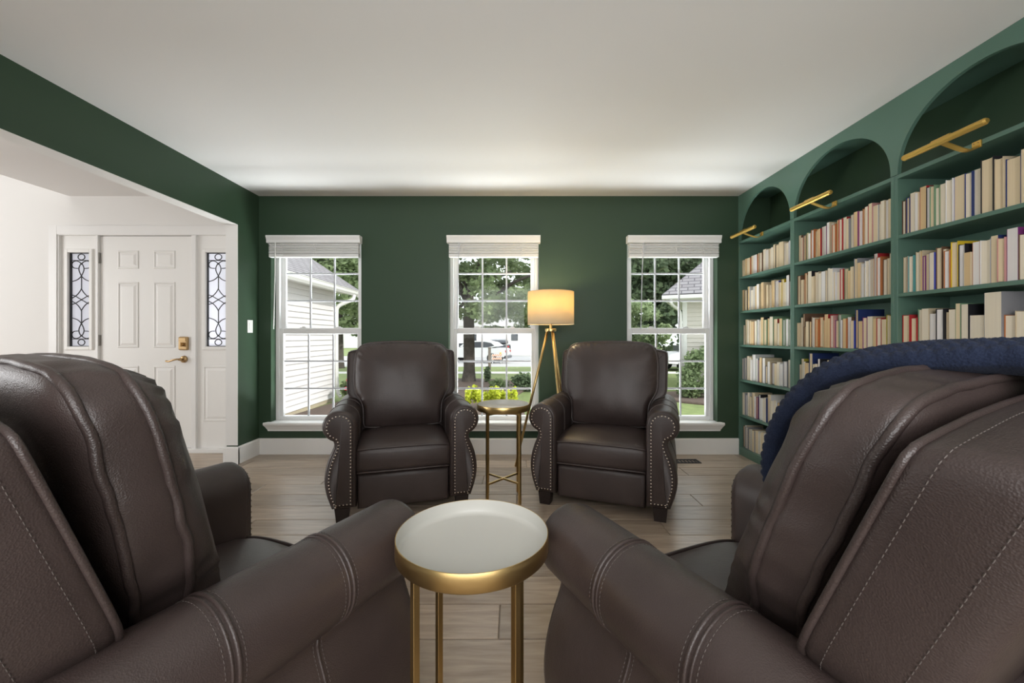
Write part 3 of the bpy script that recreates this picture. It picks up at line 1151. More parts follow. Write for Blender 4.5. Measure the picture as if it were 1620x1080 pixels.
    # ---- back shell: leaning box with crowned top
    def shell_y(z):
        return -0.128 - 0.33 * (z - 0.67)
    halfo = [(0.278, 0.36), (0.278, 0.52), (0.30, 0.60), (0.375, 0.672), (0.395, 0.70), (0.398, 0.80), (0.400, 0.92), (0.400, 0.975), (0.397, 0.992), (0.38, 1.002), (0.22, 1.03), (0.0, 1.042)]
    outl = [(x, z) for x, z in halfo] + [(-x, z) for x, z in halfo[-2::-1]]
    outl = chaikin(outl, 1)
    outl = [tuple(p)[:2] for p in resample([(x, z, 0) for x, z in outl], 150)]
    bm = bmesh.new()
    th = 0.135
    rings = []
    for w, dd in ((0.0, 0.03), (0.0, 0.012), (0.006, 0.003), (0.016, 0.0), (0.045, -0.003), (0.09, -0.003), (0.115, 0.0), (0.128, 0.006), (th, 0.02), (th + 0.004, 0.05)):
        q = offset_poly(outl, -dd)
        rings.append([(x, shell_y(z) - w, z) for x, z in q])
    loft(bm, rings)
    shell = obj('back_shell', bm, 'leather', root, smooth=True)
    st = bmesh.new()
    sm = bmesh.new()
    for w in (0.030, 0.098):
        q = offset_poly(outl, 0.0036)
        pts = [Vector((x, shell_y(z) - w, z)) for x, z in q if z > 0.66]
        i0 = max(range(len(pts)), key=lambda i: (pts[i] - pts[i - 1]).length)
        pts = pts[i0:] + pts[:i0]
        dashes(st, [p for p in resample(pts, 420, False)])
    tag(obj('back_stitching', st, 'stitch', shell), kind='stuff')
    q = offset_poly(outl, -0.004)
    tube(sm, [(x, shell_y(z) - 0.002, z) for x, z in q], 0.0055, 7, closed=True)
    obj('back_welt', sm, 'leather', shell, smooth=True)

    # ---- back cushion
    def cy(z):
        return -0.005 - 0.21 * (z - 0.65)
    halfc = [(0.25, 0.47), (0.268, 0.49), (0.270, 0.56), (0.275, 0.63), (0.305, 0.68), (0.328, 0.72), (0.334, 0.80), (0.334, 0.90), (0.330, 0.97), (0.312, 1.025), (0.27, 1.055), (0.17, 1.068), (0.0, 1.073)]
    oc = [(x, z) for x, z in halfc] + [(-x, z) for x, z in halfc[-2::-1]]
    oc = chaikin(oc, 2)
    NP = 240
    oc = [tuple(p)[:2] for p in resample([(x, z, 0) for x, z in oc], NP)]
    cz = 0.78
    rings = []
    spec = [(0.35, -0.105), (0.7, -0.108), (0.92, -0.098), (0.985, -0.086), (1.0, -0.078), (1.008, -0.072), (1.014, -0.06), (1.016, -0.042), (1.014, -0.022), (1.006, -0.008), (0.995, -0.001),
            (0.992, 0.006), (0.985, 0.014), (0.965, 0.024), (0.93, 0.033), (0.88, 0.041), (0.81, 0.049), (0.72, 0.056), (0.6, 0.062), (0.45, 0.066), (0.28, 0.068), (0.12, 0.069)]
    for ri, (s, w) in enumerate(spec):
        ring = []
        for i, (x, z) in enumerate(oc):
            per = i / NP
            ww, ss = w, s
            if 10 < ri < 18:
                # puckers radiating from the welt
                amp = 0.0058 * math.exp(-((s - 0.94) / 0.055) ** 2)
                top = 0.35 + 0.65 * (z > 0.66) + 0.5 * (z > 0.95)
                ph = per * 40 + 3.2 * nz(per * 11, 0.3, 1.7)
                ww = w + amp * top * math.sin(ph * 2 * PI) * (0.15 + 1.7 * abs(nz(per * 17, 4.1, 0)))
                ss = s + amp * 0.35 * top * math.sin(ph * 2 * PI)
            if 4 < ri < 10:
                ss = s + 0.012 * nz(x * 9, z * 9, w * 22) + 0.017 * nz(per * 52, w * 9, 2.5) * (1 - ((w + 0.04) / 0.045) ** 2)
            # contours turn elliptic towards the middle
            an = math.atan2((z - cz) / 0.30, x / 0.33)
            bl = max(0.0, min(1.0, (0.93 - s) / 0.5)) if ri > 12 else 0.0
            ex, ez = 0.32 * math.cos(an), 0.285 * math.sin(an)
            xo, zo = x * (1 - bl) + ex * bl, (z - cz) * (1 - bl) + ez * bl
            xo, zo = xo * ss, cz + zo * ss
            y = cy(zo) + ww
            if ri > 13:
                dome = max(0.0, 1 - abs(xo / 0.318) ** 3) * max(0.0, 1 - abs((zo - 0.775) / 0.28) ** 3)
                y = cy(zo) + 0.030 + (ww - w) + 0.074 * dome ** 0.9 + 0.005 * nz(xo * 9, zo * 9, 3.3)
            ring.append((xo, y, zo))
        rings.append(ring)
    bm = bmesh.new()
    loft(bm, rings)
    cush = obj('back_cushion', bm, 'leather', root, smooth=True)
    bm = bmesh.new()
    for w, s in ((-0.080, 1.004), (-0.002, 1.001)):
        pts = []
        for i, (x, z) in enumerate(oc):
            per = i / NP
            wob = 0.004 * nz(per * 26, w * 50, 0.5) + 0.003 * nz(per * 60, w * 50, 9.5)
            pts.append((x * s + 0.003 * nz(per * 30, 5, w * 40), cy(z) + w + wob, cz + (z - cz) * s))
        tube(bm, pts, 0.0078, 8, closed=True)
    obj('cushion_piping', bm, 'leather', cush, smooth=True)
    return root


def resample3(pts, n):
    return [(p.x, p.y) for p in resample([(a, b, 0) for a, b in pts], n, False)]


def offset_open(pts, d):
    n = len(pts)
    out = []
    for i in range(n):
        a, c = Vector(pts[max(0, i - 1)]), Vector(pts[min(n - 1, i + 1)])
        t = (c - a).normalized()
        out.append(Vector(pts[i]) + Vector((-t.y, t.x)) * d)
    return out


def dashes(bm, pts, on=0.62, step=0.0085):
    """little stitch capsules along a polyline"""
    d = 0.0
    total = sum((b - a).length for a, b in zip(pts, pts[1:]))
    n = max(2, int(total / step))
    q = resample(pts, n * 4 + 1, False)
    for k in range(n):
        a, b = q[4 * k], q[4 * k + 2]
        if (b - a).length > 0.03:
            continue
        tube(bm, [a, (a + b) / 2 + Vector((0, 0, 0)), b + (b - a) * 0.2], [0.0005, 0.0008, 0.0005], 4)


proto = build_recliner()
chairs = [
    ((-0.853, 0.865, 0), -25.8, 'large brown leather recliner in left foreground, seen from behind'),
    ((0.676, 0.842, 0), 25.7, 'large brown leather recliner in right foreground under navy throw'),
    ((-0.808, 2.915, 0), 196.5, 'brown leather nailhead recliner facing camera below the left window'),
    ((0.690, 2.935, 0), 159.0, 'brown leather nailhead recliner facing camera beside the floor lamp'),
]
for i, (loc, a, lab) in enumerate(chairs):
    o = proto if i == 0 else copy_tree(proto)
    o.location = loc
    o.rotation_euler = (0, 0, math.radians(a))
    tag(o, lab, 'armchair', 'brown leather recliners')
    if i == 1:      # this one is tilted back a little
        for ch in o.children:
            for nm, piv, deg in (('back_cushion', (0, -0.03, 0.62), 8.0), ('back_shell', (0, -0.15, 0.6), 3.0)):
                if ch.name.startswith(nm):
                    Rm = Matrix.Rotation(math.radians(deg), 3, 'X')
                    ch.rotation_euler = (math.radians(deg), 0, 0)
                    ch.location = Vector(piv) - Rm @ Vector(piv)

# ------------------------------------------------------------------ knitted throw over near-right recliner
path = [(0.098, 0.775), (0.105, 0.84), (0.085, 0.91), (0.04, 0.985), (-0.03, 1.04), (-0.11, 1.067), (-0.2, 1.076), (-0.28, 1.076), (-0.36, 1.06), (-0.44, 0.99), (-0.455, 0.88), (-0.435, 0.74)]
path = chaikin(path, 3, False)
NU, NV = 330, 120
pp = resample([(a, b, 0) for a, b in path], NU, False)
TOT = sum((b - a).length for a, b in zip(pp, pp[1:]))
x0t, x1t = -0.075, 0.335
bm = bmesh.new()
rings = []
HT = 0.026
for i in range(NU):
    a, c = pp[max(0, i - 1)], pp[min(NU - 1, i + 1)]
    t = (c - a).normalized()
    nrm = Vector((t.y, -t.x))     # outward
    if nrm.y < 0 and 0.2 < i / NU < 0.6:
        nrm = -nrm
    s = TOT * i / (NU - 1)
    endt = min(1.0, (s + 0.004) / 0.025, (TOT - s + 0.004) / 0.025)
    ring = []
    for side in (1, -1):
        for jj in range(NV):
            j = jj if side == 1 else NV - 1 - jj
            v = j / (NV - 1)
            edge = min(1.0, (v + 0.01) / 0.09, (1 - v + 0.01) / 0.09)
            wdt = HT * math.sqrt(max(0.0, min(1, edge))) * math.sqrt(max(0.05, endt))
            xx = x0t + (x1t - x0t) * v + 0.010 * nz(s * 5, 1.3, 0.2) + 0.006 * nz(s * 22, v * 3, 0.9)
            u1, v1 = s / 0.019, v * (x1t - x0t) / 0.0135
            kn = abs(math.sin(PI * (u1 + 0.5 * (int(v1) % 2)))) * abs(math.sin(PI * v1))
            off = side * wdt + (0.0065 * kn if side == 1 else 0) + 0.010 * nz(s * 6, v * 3, 2.2)
            # far third sags a little
            drop = 0.012 * max(0, v - 0.75)
            y = pp[i].x + nrm.x * off
            z = pp[i].y + nrm.y * off - drop
            ring.append((xx, y, z))
    rings.append(ring)
loft(bm, rings)
thr = obj('throw_blanket', bm, 'knit', None, smooth=True)
thr.location = chairs[1][0]
thr.rotation_euler = (0, 0, math.radians(chairs[1][1]))
tag(thr, 'navy blue chunky knitted throw draped over the right foreground recliner', 'blanket')


# ------------------------------------------------------------------ tray tables
def tray_table(loc, rz, label):
    t = empty('tray_table', loc, rz)
    tag(t, label, 'side table', 'round gold tray tables')
    H, R, hr = 0.652, 0.179, 0.043
    bm = bmesh.new()
    lathe(bm, [(0, H - hr), (R - 0.004, H - hr), (R, H - hr + 0.004), (R, H - 0.001), (R - 0.0008, H), (R - 0.002, H), (R - 0.0022, H - 0.001)], 72)
    tr = obj('tray_rim', bm, 'brass', t, smooth=False)
    for p in tr.data.polygons:
        p.use_smooth = len(p.vertices) == 4
    bm = bmesh.new()
    lathe(bm, [(R - 0.0022, H - 0.0006), (R - 0.0035, H - hr + 0.014), (R - 0.008, H - hr + 0.006), (R - 0.016, H - hr + 0.003), (0, H - hr + 0.003)], 72)
    obj('tray_top', bm, 'tray', t, smooth=True)
    lr, a = 0.152, 0.0075
    ends = []
    for k in range(4):
        an = PI / 4 + k * PI / 2
        x, y = lr * math.cos(an), lr * math.sin(an)
        bm = B((-a, a, -a, a, 0.006, H - hr - 0.0005), bev=0.0012)
        bmesh.ops.transform(bm, matrix=Matrix.Translation((x, y, 0)) @ Matrix.Rotation(an, 4, 'Z'), verts=bm.verts)
        lg = obj('leg', bm, 'brass', t)
        bm = bmesh.new()
        lathe(bm, [(0, 0), (0.010, 0), (0.011, 0.003), (0.009, 0.0065), (0, 0.0065)], 14, (x, y, 0))
        obj('foot_pad', bm, 'antique', lg)
        ends.append((x, y))
    for z, nm, hh in ((0.135, 'cross_stretcher', 0.006), (H - hr - 0.012, 'top_crossbar', 0.010)):
        for k in (0, 1):
            (xa, ya), (xb, yb) = ends[k], ends[k + 2]
            an = math.atan2(yb - ya, xb - xa)
            Ln = math.hypot(xb - xa, yb - ya) / 2 - a
            dz = 0.0 if k == 0 else 0.0002
            bm = B((-Ln, Ln, -0.0055, 0.0055, z - hh + dz, z + hh + dz), bev=0.001)
            bmesh.ops.transform(bm, matrix=Matrix.Rotation(an, 4, 'Z'), verts=bm.verts)
            obj(nm, bm, 'brass', t)
    return t


tray_table((-0.099, 0.956, 0), math.radians(-3), 'round gold tray table with off-white top in the foreground between recliners')
tray_table((-0.078, 2.76, 0), math.radians(3), 'smaller-looking round gold tray table by the centre window')

# ------------------------------------------------------------------ floor lamp
LX, LY = 0.303, 3.36
lamp = empty('floor_lamp', (LX, LY, 0))
tag(lamp, 'gold tripod floor lamp with lit linen drum shade', 'floor lamp')
HUB = 1.165
feet = [(-0.295, 0.075), (0.10, -0.29), (0.20, 0.245)]
for fx, fy in feet:
    bm = bmesh.new()
    k = 0.09
    tube(bm, [(fx, fy, 0.002), (fx * 0.5 + fx * k * 0.5, fy * 0.5 + fy * k * 0.5, HUB / 2), (fx * k, fy * k, HUB - 0.005)], [0.0085, 0.0115, 0.0105], 12)
    obj('leg', bm, 'brass', lamp, smooth=True)
bm = bmesh.new()
lathe(bm, [(0, HUB - 0.012), (0.045, HUB - 0.012), (0.047, HUB - 0.009), (0.047, HUB + 0.009), (0.045, HUB + 0.012), (0, HUB + 0.012)], 32)
obj('hub', bm, 'brass', lamp)
bm = bmesh.new()
tube(bm, [(0, 0, HUB + 0.01), (0, 0, 1.23)], 0.011, 14)
tube(bm, [(0, 0, 1.23), (0, 0, 1.30)], 0.018, 14)
obj('stem', bm, 'brass', lamp)
SZ0, SZ1, SR = 1.214, 1.482, 0.193
bm = bmesh.new()
lathe(bm, [(SR, SZ0), (SR, SZ1), (SR - 0.003, SZ1), (SR - 0.003, SZ0), (SR, SZ0)], 64)
sh = obj('lamp_shade', bm, 'shade', lamp, smooth=False)
for p in sh.data.polygons:
    p.use_smooth = True
bm = bmesh.new()
for z in (SZ0, SZ1):
    tube(bm, [((SR - 0.0015) * math.cos(2 * PI * k / 48), (SR - 0.0015) * math.sin(2 * PI * k / 48), z) for k in range(48)], 0.003, 6, closed=True)
obj('shade_hem', bm, 'shade', sh)
bm = bmesh.new()
for k in range(3):
    an = k * 2 * PI / 3 + 0.4
    tube(bm, [(0, 0, 1.47), ((SR - 0.004) * math.cos(an), (SR - 0.004) * math.sin(an), 1.475)], 0.0022, 6)
for sgn in (-1, 1):
    tube(bm, chaikin([(0.012 * sgn, 0, 1.29), (0.05 * sgn, 0, 1.33), (0.05 * sgn, 0, 1.42), (0.0, 0, 1.47)], 2, False), 0.002, 6)
obj('harp', bm, 'brass', lamp)
bm = bmesh.new()
lathe(bm, [(0, 1.468), (0.012, 1.468), (0.012, 1.476), (0.004, 1.48), (0.004, 1.487), (0.011, 1.491), (0.011, 1.505), (0.004, 1.508), (0, 1.508)], 16)
obj('finial', bm, 'brass', lamp)
bulbm = bpy.data.materials.new('lit_bulb')
bulbm.use_nodes = True
bp = bulbm.node_tree.nodes['Principled BSDF']
bp.inputs['Emission Color'].default_value = (1.0, 0.72, 0.36, 1)
bp.inputs['Emission Strength'].default_value = 6.0
bm = bmesh.new()
lathe(bm, [(0, 1.30), (0.012, 1.30), (0.014, 1.325), (0.028, 1.35), (0.03, 1.37), (0.022, 1.39), (0, 1.398)], 20)
obj('bulb', bm, bulbm, lamp, smooth=True)
pl = light('lamp_bulb_light', 'POINT', (LX, LY, 1.42), 9, (1.0, 0.80, 0.46), radius=0.03)

# ------------------------------------------------------------------ outdoors
GZ = -0.6
tag(struct('ground_lawn', B((-40, 40, 4.0, 19.2, GZ - 0.2, GZ), (-40, 40, 19.2, 23.0, GZ - 0.2, GZ - 0.02)), 'grass'), 'green front lawn outside the windows')
struct('street', B((-60, 60, 23.0, 36.0, GZ - 0.25, GZ - 0.05)), 'asphalt')
struct('pavement', B((-40, 40, 18.4, 19.4, GZ - 0.1, GZ + 0.012)), 'concrete')
struct('far_verge', B((-80, 80, 36.0, 70.0, GZ - 0.25, GZ - 0.03)), 'grass')
struct('far_driveway', B((-9.5, 8, 36.0, 60.0, GZ - 0.2, GZ - 0.01)), 'concrete')


def blob_bed(name, pts, label):
    bm = bmesh.new()
    q = chaikin(pts, 2)
    loft(bm, [[(x, y, GZ - 0.05) for x, y in q], [(x, y, GZ + 0.03) for x, y in q], [(x * 0.98 + sum(a for a, _ in q) / len(q) * 0.02, y * 0.98 + sum(b for _, b in q) / len(q) * 0.02, GZ + 0.06) for x, y in q]])
    return tag(obj(name, bm, 'mulch'), label, kind='structure')


blob_bed('mulch_bed', [(-4.8, 4.2), (-0.5, 4.2), (0.4, 8.5), (-0.2, 11.0), (1.0, 14.5), (-1.5, 16.2), (-4.5, 15.6), (-3.2, 11.5), (-4.7, 10.9)], 'brown mulch bed under the yellow shrub and tree')
blob_bed('mulch_bed', [(3.9, 10.6), (5.2, 9.6), (7, 8.2), (9, 8.5), (8, 12.2), (4.4, 12.4)], 'brown mulch bed along the beige house outside right window')


# garage wing on the left
g = empty('house_wing', (-4.8, 0, 0))
tag(g, 'pale siding house wing with gutter and shingle roof outside left window', 'house')
GY0, GY1 = 4.3, 10.7
ZB = -0.50
obj('wall_core', B((-3.0, -0.02, GY0, GY1 - 0.02, ZB - 0.1, 2.28)), 'siding', g)
obj('foundation', B((-3.0, 0.0, GY0, GY1 - 0.01, GZ - 0.15, ZB)), 'found', g)
bme = None
for k in range(22):
    z = ZB + k * 0.127
    bm = bmesh.new()
    prism(bm, [(-0.02, z), (0.026, z), (0.026, z + 0.006), (-0.001, z + 0.1265), (-0.02, z + 0.1265)], 'y', GY0, GY1 - 0.1)
    obj('siding_board', bm, 'siding', g)
obj('corner_board', B((-0.12, 0.022, GY1 - 0.10, GY1 + 0.01, ZB, 2.28), bev=0.004), 'extrim', g)
EX, EZ = 0.40, 2.33
SL = 0.74
bm = bmesh.new()
prism(bm, [(-0.02, EZ - 0.05), (EX, EZ - 0.05), (EX, EZ - 0.035), (-0.02, EZ - 0.035)], 'y', GY0, GY1 + 0.4)
obj('soffit', bm, 'extrim', g)
bm = bmesh.new()
prism(bm, [(EX - 0.01, EZ - 0.11), (EX + 0.06, EZ - 0.11), (EX + 0.10, EZ - 0.06), (EX + 0.105, EZ + 0.01), (EX + 0.12, EZ + 0.015), (EX + 0.12, EZ + 0.03), (EX + 0.095, EZ + 0.03), (EX + 0.09, EZ), (EX + 0.01, EZ), (EX - 0.01, EZ)], 'y', GY0, GY1 + 0.4)
obj('gutter', bm, 'extrim', g)
bm = bmesh.new()
tube(bm, chaikin([(EX + 0.05, GY1 + 0.18, EZ - 0.10), (EX + 0.05, GY1 + 0.15, EZ - 0.22), (EX - 0.1, GY1 + 0.05, EZ - 0.30), (0.09, GY1 - 0.05, EZ - 0.42), (0.075, GY1 - 0.05, EZ - 0.6), (0.075, GY1 - 0.05, GZ + 0.25), (0.2, GY1 - 0.05, GZ + 0.1)], 2, False), 0.05, 8)
obj('downspout', bm, 'extrim', g)


def roof_plane(name, corners, parent, m='roof', th=0.05):
    """corners: eave0, eave1, ridge1, ridge0 ; uv in metres"""
    bm = bmesh.new()
    c = [Vector(p) for p in corners]
    nrm = (c[1] - c[0]).cross(c[-1] - c[0]).normalized()
    if nrm.z < 0:
        nrm = -nrm
    top = [bm.verts.new(p + nrm * th) for p in c]
    bot = [bm.verts.new(p) for p in c]
    f = bm.faces.new(top)
    bm.faces.new(bot[::-1])
    n = len(c)
    for i in range(n):
        bm.faces.new((top[i], bot[i], bot[(i + 1) % n], top[(i + 1) % n]))
    bmesh.ops.recalc_face_normals(bm, faces=bm.faces)
    uv = bm.loops.layers.uv.new('UVMap')
    u = (c[1] - c[0]).normalized()
    v = nrm.cross(u).normalized()
    for fc in bm.faces:
        for l in fc.loops:
            dd = l.vert.co - c[0]
            l[uv].uv = (dd.dot(u), dd.dot(v))
    return obj(name, bm, m, parent, recalc=False)


roof_plane('roof', [(EX + 0.08, GY0 - 0.1, EZ + 0.0), (EX + 0.08, GY1 + 0.5, EZ + 0.0), (-3.4, GY1 + 0.5, EZ + 3.48 * SL), (-3.4, GY0 - 0.1, EZ + 3.48 * SL)], g)
bm = bmesh.new()
prism(bm, [(EX + 0.08, EZ - 0.16), (EX + 0.08, EZ + 0.0), (-3.4, EZ + 3.48 * SL), (-3.4, EZ + 3.48 * SL - 0.16)], 'y', GY1 + 0.46, GY1 + 0.5)
obj('rake_board', bm, 'extrim', g)

# beige house on the right
HY = 12.0
h = empty('neighbour_house', (5.04, HY, 0), math.radians(-26))
tag(h, 'beige siding house with hip roof and white gutter outside right window', 'house')
obj('wall_core', B((0.02, 4.0, 0.02, 4.0, GZ, 2.2)), 'siding2', h)
obj('foundation', B((0.0, 4.0, 0.0, 4.0, GZ - 0.15, GZ + 0.15)), 'found', h)
for k in range(21):
    z = GZ + 0.14 + k * 0.127
    bm = bmesh.new()
    prism(bm, [(0.02, z), (-0.016, z), (-0.016, z + 0.006), (0.001, z + 0.1265), (0.02, z + 0.1265)], 'x', 0.1, 4.0)
    obj('siding_board', bm, 'siding2', h)
obj('corner_board', B((-0.02, 0.11, -0.022, 0.11, GZ + 0.1, 2.2), bev=0.004), 'extrim', h)
e0 = -0.45
obj('soffit', B((e0, 4.4, e0, 4.4, 2.18, 2.2)), 'extrim', h)
obj('gutter', B((e0 - 0.1, 4.4, e0 - 0.1, e0, 2.2, 2.31), (e0 - 0.1, e0, e0, 4.4, 2.2, 2.31), bev=0.01), 'extrim', h)
bm = bmesh.new()
tube(bm, chaikin([(-0.3, e0 - 0.05, 2.2), (-0.3, e0 - 0.02, 2.05), (-0.1, -0.1, 1.9), (-0.06, -0.08, 1.75), (-0.06, -0.08, GZ + 0.2)], 2, False), 0.045, 8)
obj('downspout', bm, 'extrim', h)
hz = 2.30
roof_plane('roof', [(e0 - 0.06, e0 - 0.06, hz), (4.45, e0 - 0.06, hz), (2.0, 2.0, hz + 2.5)], h)
roof_plane('roof', [(e0 - 0.06, e0 - 0.06, hz), (e0 - 0.06, 4.45, hz), (2.0, 2.0, hz + 2.5)], h)
roof_plane('roof', [(4.45, e0 - 0.06, hz), (4.45, 4.45, hz), (2.0, 2.0, hz + 2.5)], h)


# vegetation
def leaf_cloud(bm, rnd, centres, n, size, aspect=0.6):
    for _ in range(n):
        c, r = rnd.choice(centres)
        while True:
            d = Vector((rnd.uniform(-1, 1), rnd.uniform(-1, 1), rnd.uniform(-1, 1)))
            if d.length <= 1:
                break
        d = d * (0.55 + 0.45 * rnd.random()) if d.length > 0.3 else d
        p = Vector(c) + Vector((d.x * r[0], d.y * r[1], d.z * r[2]))
        u = Vector((rnd.gauss(0, 1), rnd.gauss(0, 1), rnd.gauss(0, 0.6))).normalized()
        v = u.orthogonal().normalized()
        v = (v * math.cos(rnd.random() * 6.28) + u.cross(v) * math.sin(rnd.random() * 6.28)).normalized()
        s = size * rnd.uniform(0.6, 1.35)
        a, b, cc, dd = p - u * s, p + v * s * aspect, p + u * s, p - v * s * aspect
        bm.faces.new([bm.verts.new(q) for q in (a, b, cc, dd)])


def tree(name, label, base, trunk_h, trunk_r, clumps, n, size, m, seed, branches=4, group=None):
    rnd = random.Random(seed)
    t = empty(name, base)
    tag(t, label, 'tree', group)
    bm = bmesh.new()
    leaf_cloud(bm, rnd, clumps, n, size)
    obj('crown', bm, m, t, recalc=False)
    bm = bmesh.new()
    tube(bm, [(0, 0, -0.1), (0.0, 0, 0.08), (0.02, 0, 0.5), (0.0, 0, trunk_h * 0.6), (0.03, 0.05, trunk_h)], [trunk_r * 1.75, trunk_r * 1.35, trunk_r * 1.05, trunk_r, trunk_r * 0.7], 14)
    tk = obj('trunk', bm, 'bark', t, smooth=True)
    for k in range(branches):
        c, r = rnd.choice(clumps)
        a = Vector((0, 0, trunk_h * rnd.uniform(0.6, 0.95)))
        b = Vector(c)
        bm = bmesh.new()
        tube(bm, [a, a.lerp(b, 0.5) + Vector((0, 0, 0.2)), b], [trunk_r * 0.45, trunk_r * 0.3, trunk_r * 0.12], 8)
        obj('branch', bm, 'bark', t, smooth=True)
    return t


def clumpset(rnd, n, R, c, r0, r1):
    out = []
    for _ in range(n):
        d = Vector((rnd.gauss(0, 0.5), rnd.gauss(0, 0.5), rnd.gauss(0, 0.5)))
        if d.length > 1:
            d.normalize()
        q = rnd.uniform(r0, r1)
        out.append(((c[0] + d.x * R[0], c[1] + d.y * R[1], c[2] + d.z * R[2]), (q, q, q * 0.6)))
    return out


rn = random.Random(5)
tree('maple_tree', 'large leafy tree with thick trunk outside the centre window', (-1.70, 14.9, GZ), 4.2, 0.2,
     [((rn.uniform(-4, 4.2), rn.uniform(-2.5, 2.5), rn.uniform(2.35, 6.2)), (rn.uniform(0.5, 0.95),) * 2 + (rn.uniform(0.3, 0.5),)) for _ in range(150)] + [((0.9, -1.0, 1.95), (0.7, 0.4, 0.14)), ((-0.75, -0.5, 1.9), (0.35, 0.4, 0.28)), ((1.9, -0.5, 2.0), (0.5, 0.4, 0.12))], 42000, 0.085, 'leaf', 21, 9)
tree('background_tree', 'leafy tree beyond the gutter outside left window', (-9.6, 22.0, GZ), 3.0, 0.2,
     clumpset(rn, 90, (3.4, 2.5, 3.4), (0, 0, 5.2), 0.6, 1.1), 26000, 0.13, 'leaf', 22, 4, 'trees across the street and yards')
tree('background_tree', 'dark tall tree at left edge of the right window', (9.0, 26.0, GZ), 3.0, 0.3,
     clumpset(rn, 110, (4.6, 3.0, 5.0), (0, 0, 5.6), 0.9, 1.6), 26000, 0.2, 'leaf_dark', 23, 4, 'trees across the street and yards')
tree('background_tree', 'dark tree rising behind the beige house roof', (18.0, 34.0, GZ), 3.0, 0.3,
     clumpset(rn, 100, (5.5, 3.0, 6.0), (0, 0, 6.5), 1.0, 1.7), 22000, 0.22, 'leaf_dark', 24, 4, 'trees across the street and yards')
tree('ornamental_tree', 'pale green spreading tree beside the beige house', (5.0, 18.0, GZ), 1.6, 0.1,
     clumpset(rn, 60, (1.7, 1.5, 1.3), (0, 0, 2.0), 0.35, 0.7), 13000, 0.085, 'leaf_pale', 25, 5, 'trees across the street and yards')


def shrub(label, base, clumps, n, size, m, seed, name='shrub', cat='shrub'):
    rnd = random.Random(seed)
    t = empty(name, base)
    tag(t, label, cat)
    bm = bmesh.new()
    leaf_cloud(bm, rnd, clumps, n, size)
    obj('foliage', bm, m, t, recalc=False)
    bm = bmesh.new()
    for k in range(5):
        c, r = rnd.choice(clumps)
        tube(bm, [(0.05 * rnd.gauss(0, 1), 0.05 * rnd.gauss(0, 1), -0.05), (c[0] * 0.5, c[1] * 0.5, c[2] * 0.5), c], [0.015, 0.012, 0.006], 6)
    obj('stem', bm, 'bark', t)
    return t


ys = [((-0.52 + 0.13 * k, 0.1 * math.sin(k * 2.3), 0.28 + 0.06 * math.sin(k * 1.7)), (0.09, 0.12, 0.26)) for k in range(9)]
shrub('bright yellow-green shrub outside the centre window', (-0.53, 9.2, GZ + 0.04), ys, 2600, 0.035, 'leaf_yellow', 31)
shrub('dark green shrub with narrow leaves beyond the yellow shrub', (0.25, 12.5, GZ + 0.03), [((0, 0, 0.28), (0.42, 0.3, 0.3)), ((0.3, 0, 0.2), (0.3, 0.3, 0.2))], 1500, 0.06, 'leaf_dark', 32)
shrub('small upright evergreen shrub beside the tree trunk', (-0.98, 14.6, GZ + 0.03), [((0, 0, 0.3), (0.15, 0.15, 0.35))], 500, 0.045, 'leaf_dark', 33)
shrub('low green shrub between evergreen and dark shrub', (-0.5, 12.8, GZ + 0.03), [((0, 0, 0.15), (0.35, 0.3, 0.2))], 800, 0.05, 'leaf', 34)
shrub('bushy green shrub against the beige house corner', (5.2, 11.3, GZ + 0.03), [((0, 0, 1.0), (0.5, 0.4, 0.4)), ((0.4, 0, 1.2), (0.4, 0.3, 0.45)), ((-0.3, 0, 0.6), (0.35, 0.3, 0.3))], 2600, 0.06, 'leaf_pale', 35)
shrub('low grassy shrub at the foot of the beige house', (4.75, 10.9, GZ + 0.03), [((0, 0, 0.25), (0.42, 0.3, 0.3)), ((0.5, 0, 0.35), (0.3, 0.3, 0.35))], 1800, 0.055, 'leaf', 36)
rs = shrub('rose shrub with red flowers at house wing corner', (-4.15, 10.2, GZ + 0.03), [((0, 0, 0.35), (0.3, 0.3, 0.3)), ((0.1, 0.3, 0.8), (0.25, 0.3, 0.5))], 1600, 0.05, 'leaf', 37, 'rose_shrub')
for k in range(6):
    bm = bmesh.new()
    bmesh.ops.create_icosphere(bm, subdivisions=1, radius=0.05, matrix=Matrix.Translation((0.12 * math.sin(k * 2.4) + 0.1, -0.28, 0.25 + 0.07 * k)))
    obj('flower', bm, 'redflower', rs)

# post, barricade, cars, far houses
p = empty('mailbox_post', (-1.28, 20.6, GZ))
tag(p, 'weathered wooden post by the street outside the centre window', 'post')
obj('post', B((-0.07, 0.07, -0.07, 0.07, -0.05, 1.15), bev=0.01), 'post', p)
obj('post_cap', B((-0.09, 0.09, -0.09, 0.09, 1.10, 1.16), bev=0.02), 'post', p)

b = empty('traffic_barricade', (-1.15, 26.0, GZ - 0.05))
b.scale = (0.6, 0.6, 0.6)
tag(b, 'orange and white striped traffic barricade near the white car', 'barricade')
for zz in (0.55, 0.9):
    rail = obj('rail', B((-0.55, 0.55, -0.02, 0.02, zz - 0.11, zz + 0.11), bev=0.005), 'extrim', b)
    for k in range(5):
        bm = bmesh.new()
        xx = -0.5 + k * 0.21
        prism(bm, [(xx, zz - 0.105), (xx + 0.1, zz - 0.105), (xx + 0.2, zz + 0.105), (xx + 0.1, zz + 0.105)], 'y', -0.024, -0.019)
        obj('stripe', bm, 'orange', rail)
for sx in (-0.45, 0.45):
    obj('leg', B((sx - 0.03, sx + 0.03, -0.3, -0.25, 0, 0.4), (sx - 0.03, sx + 0.03, -0.3, 0.3, 0.0, 0.05), (sx - 0.03, sx + 0.03, 0.02, 0.06, 0.0, 1.05)), 'extrim', b)
bm = bmesh.new()
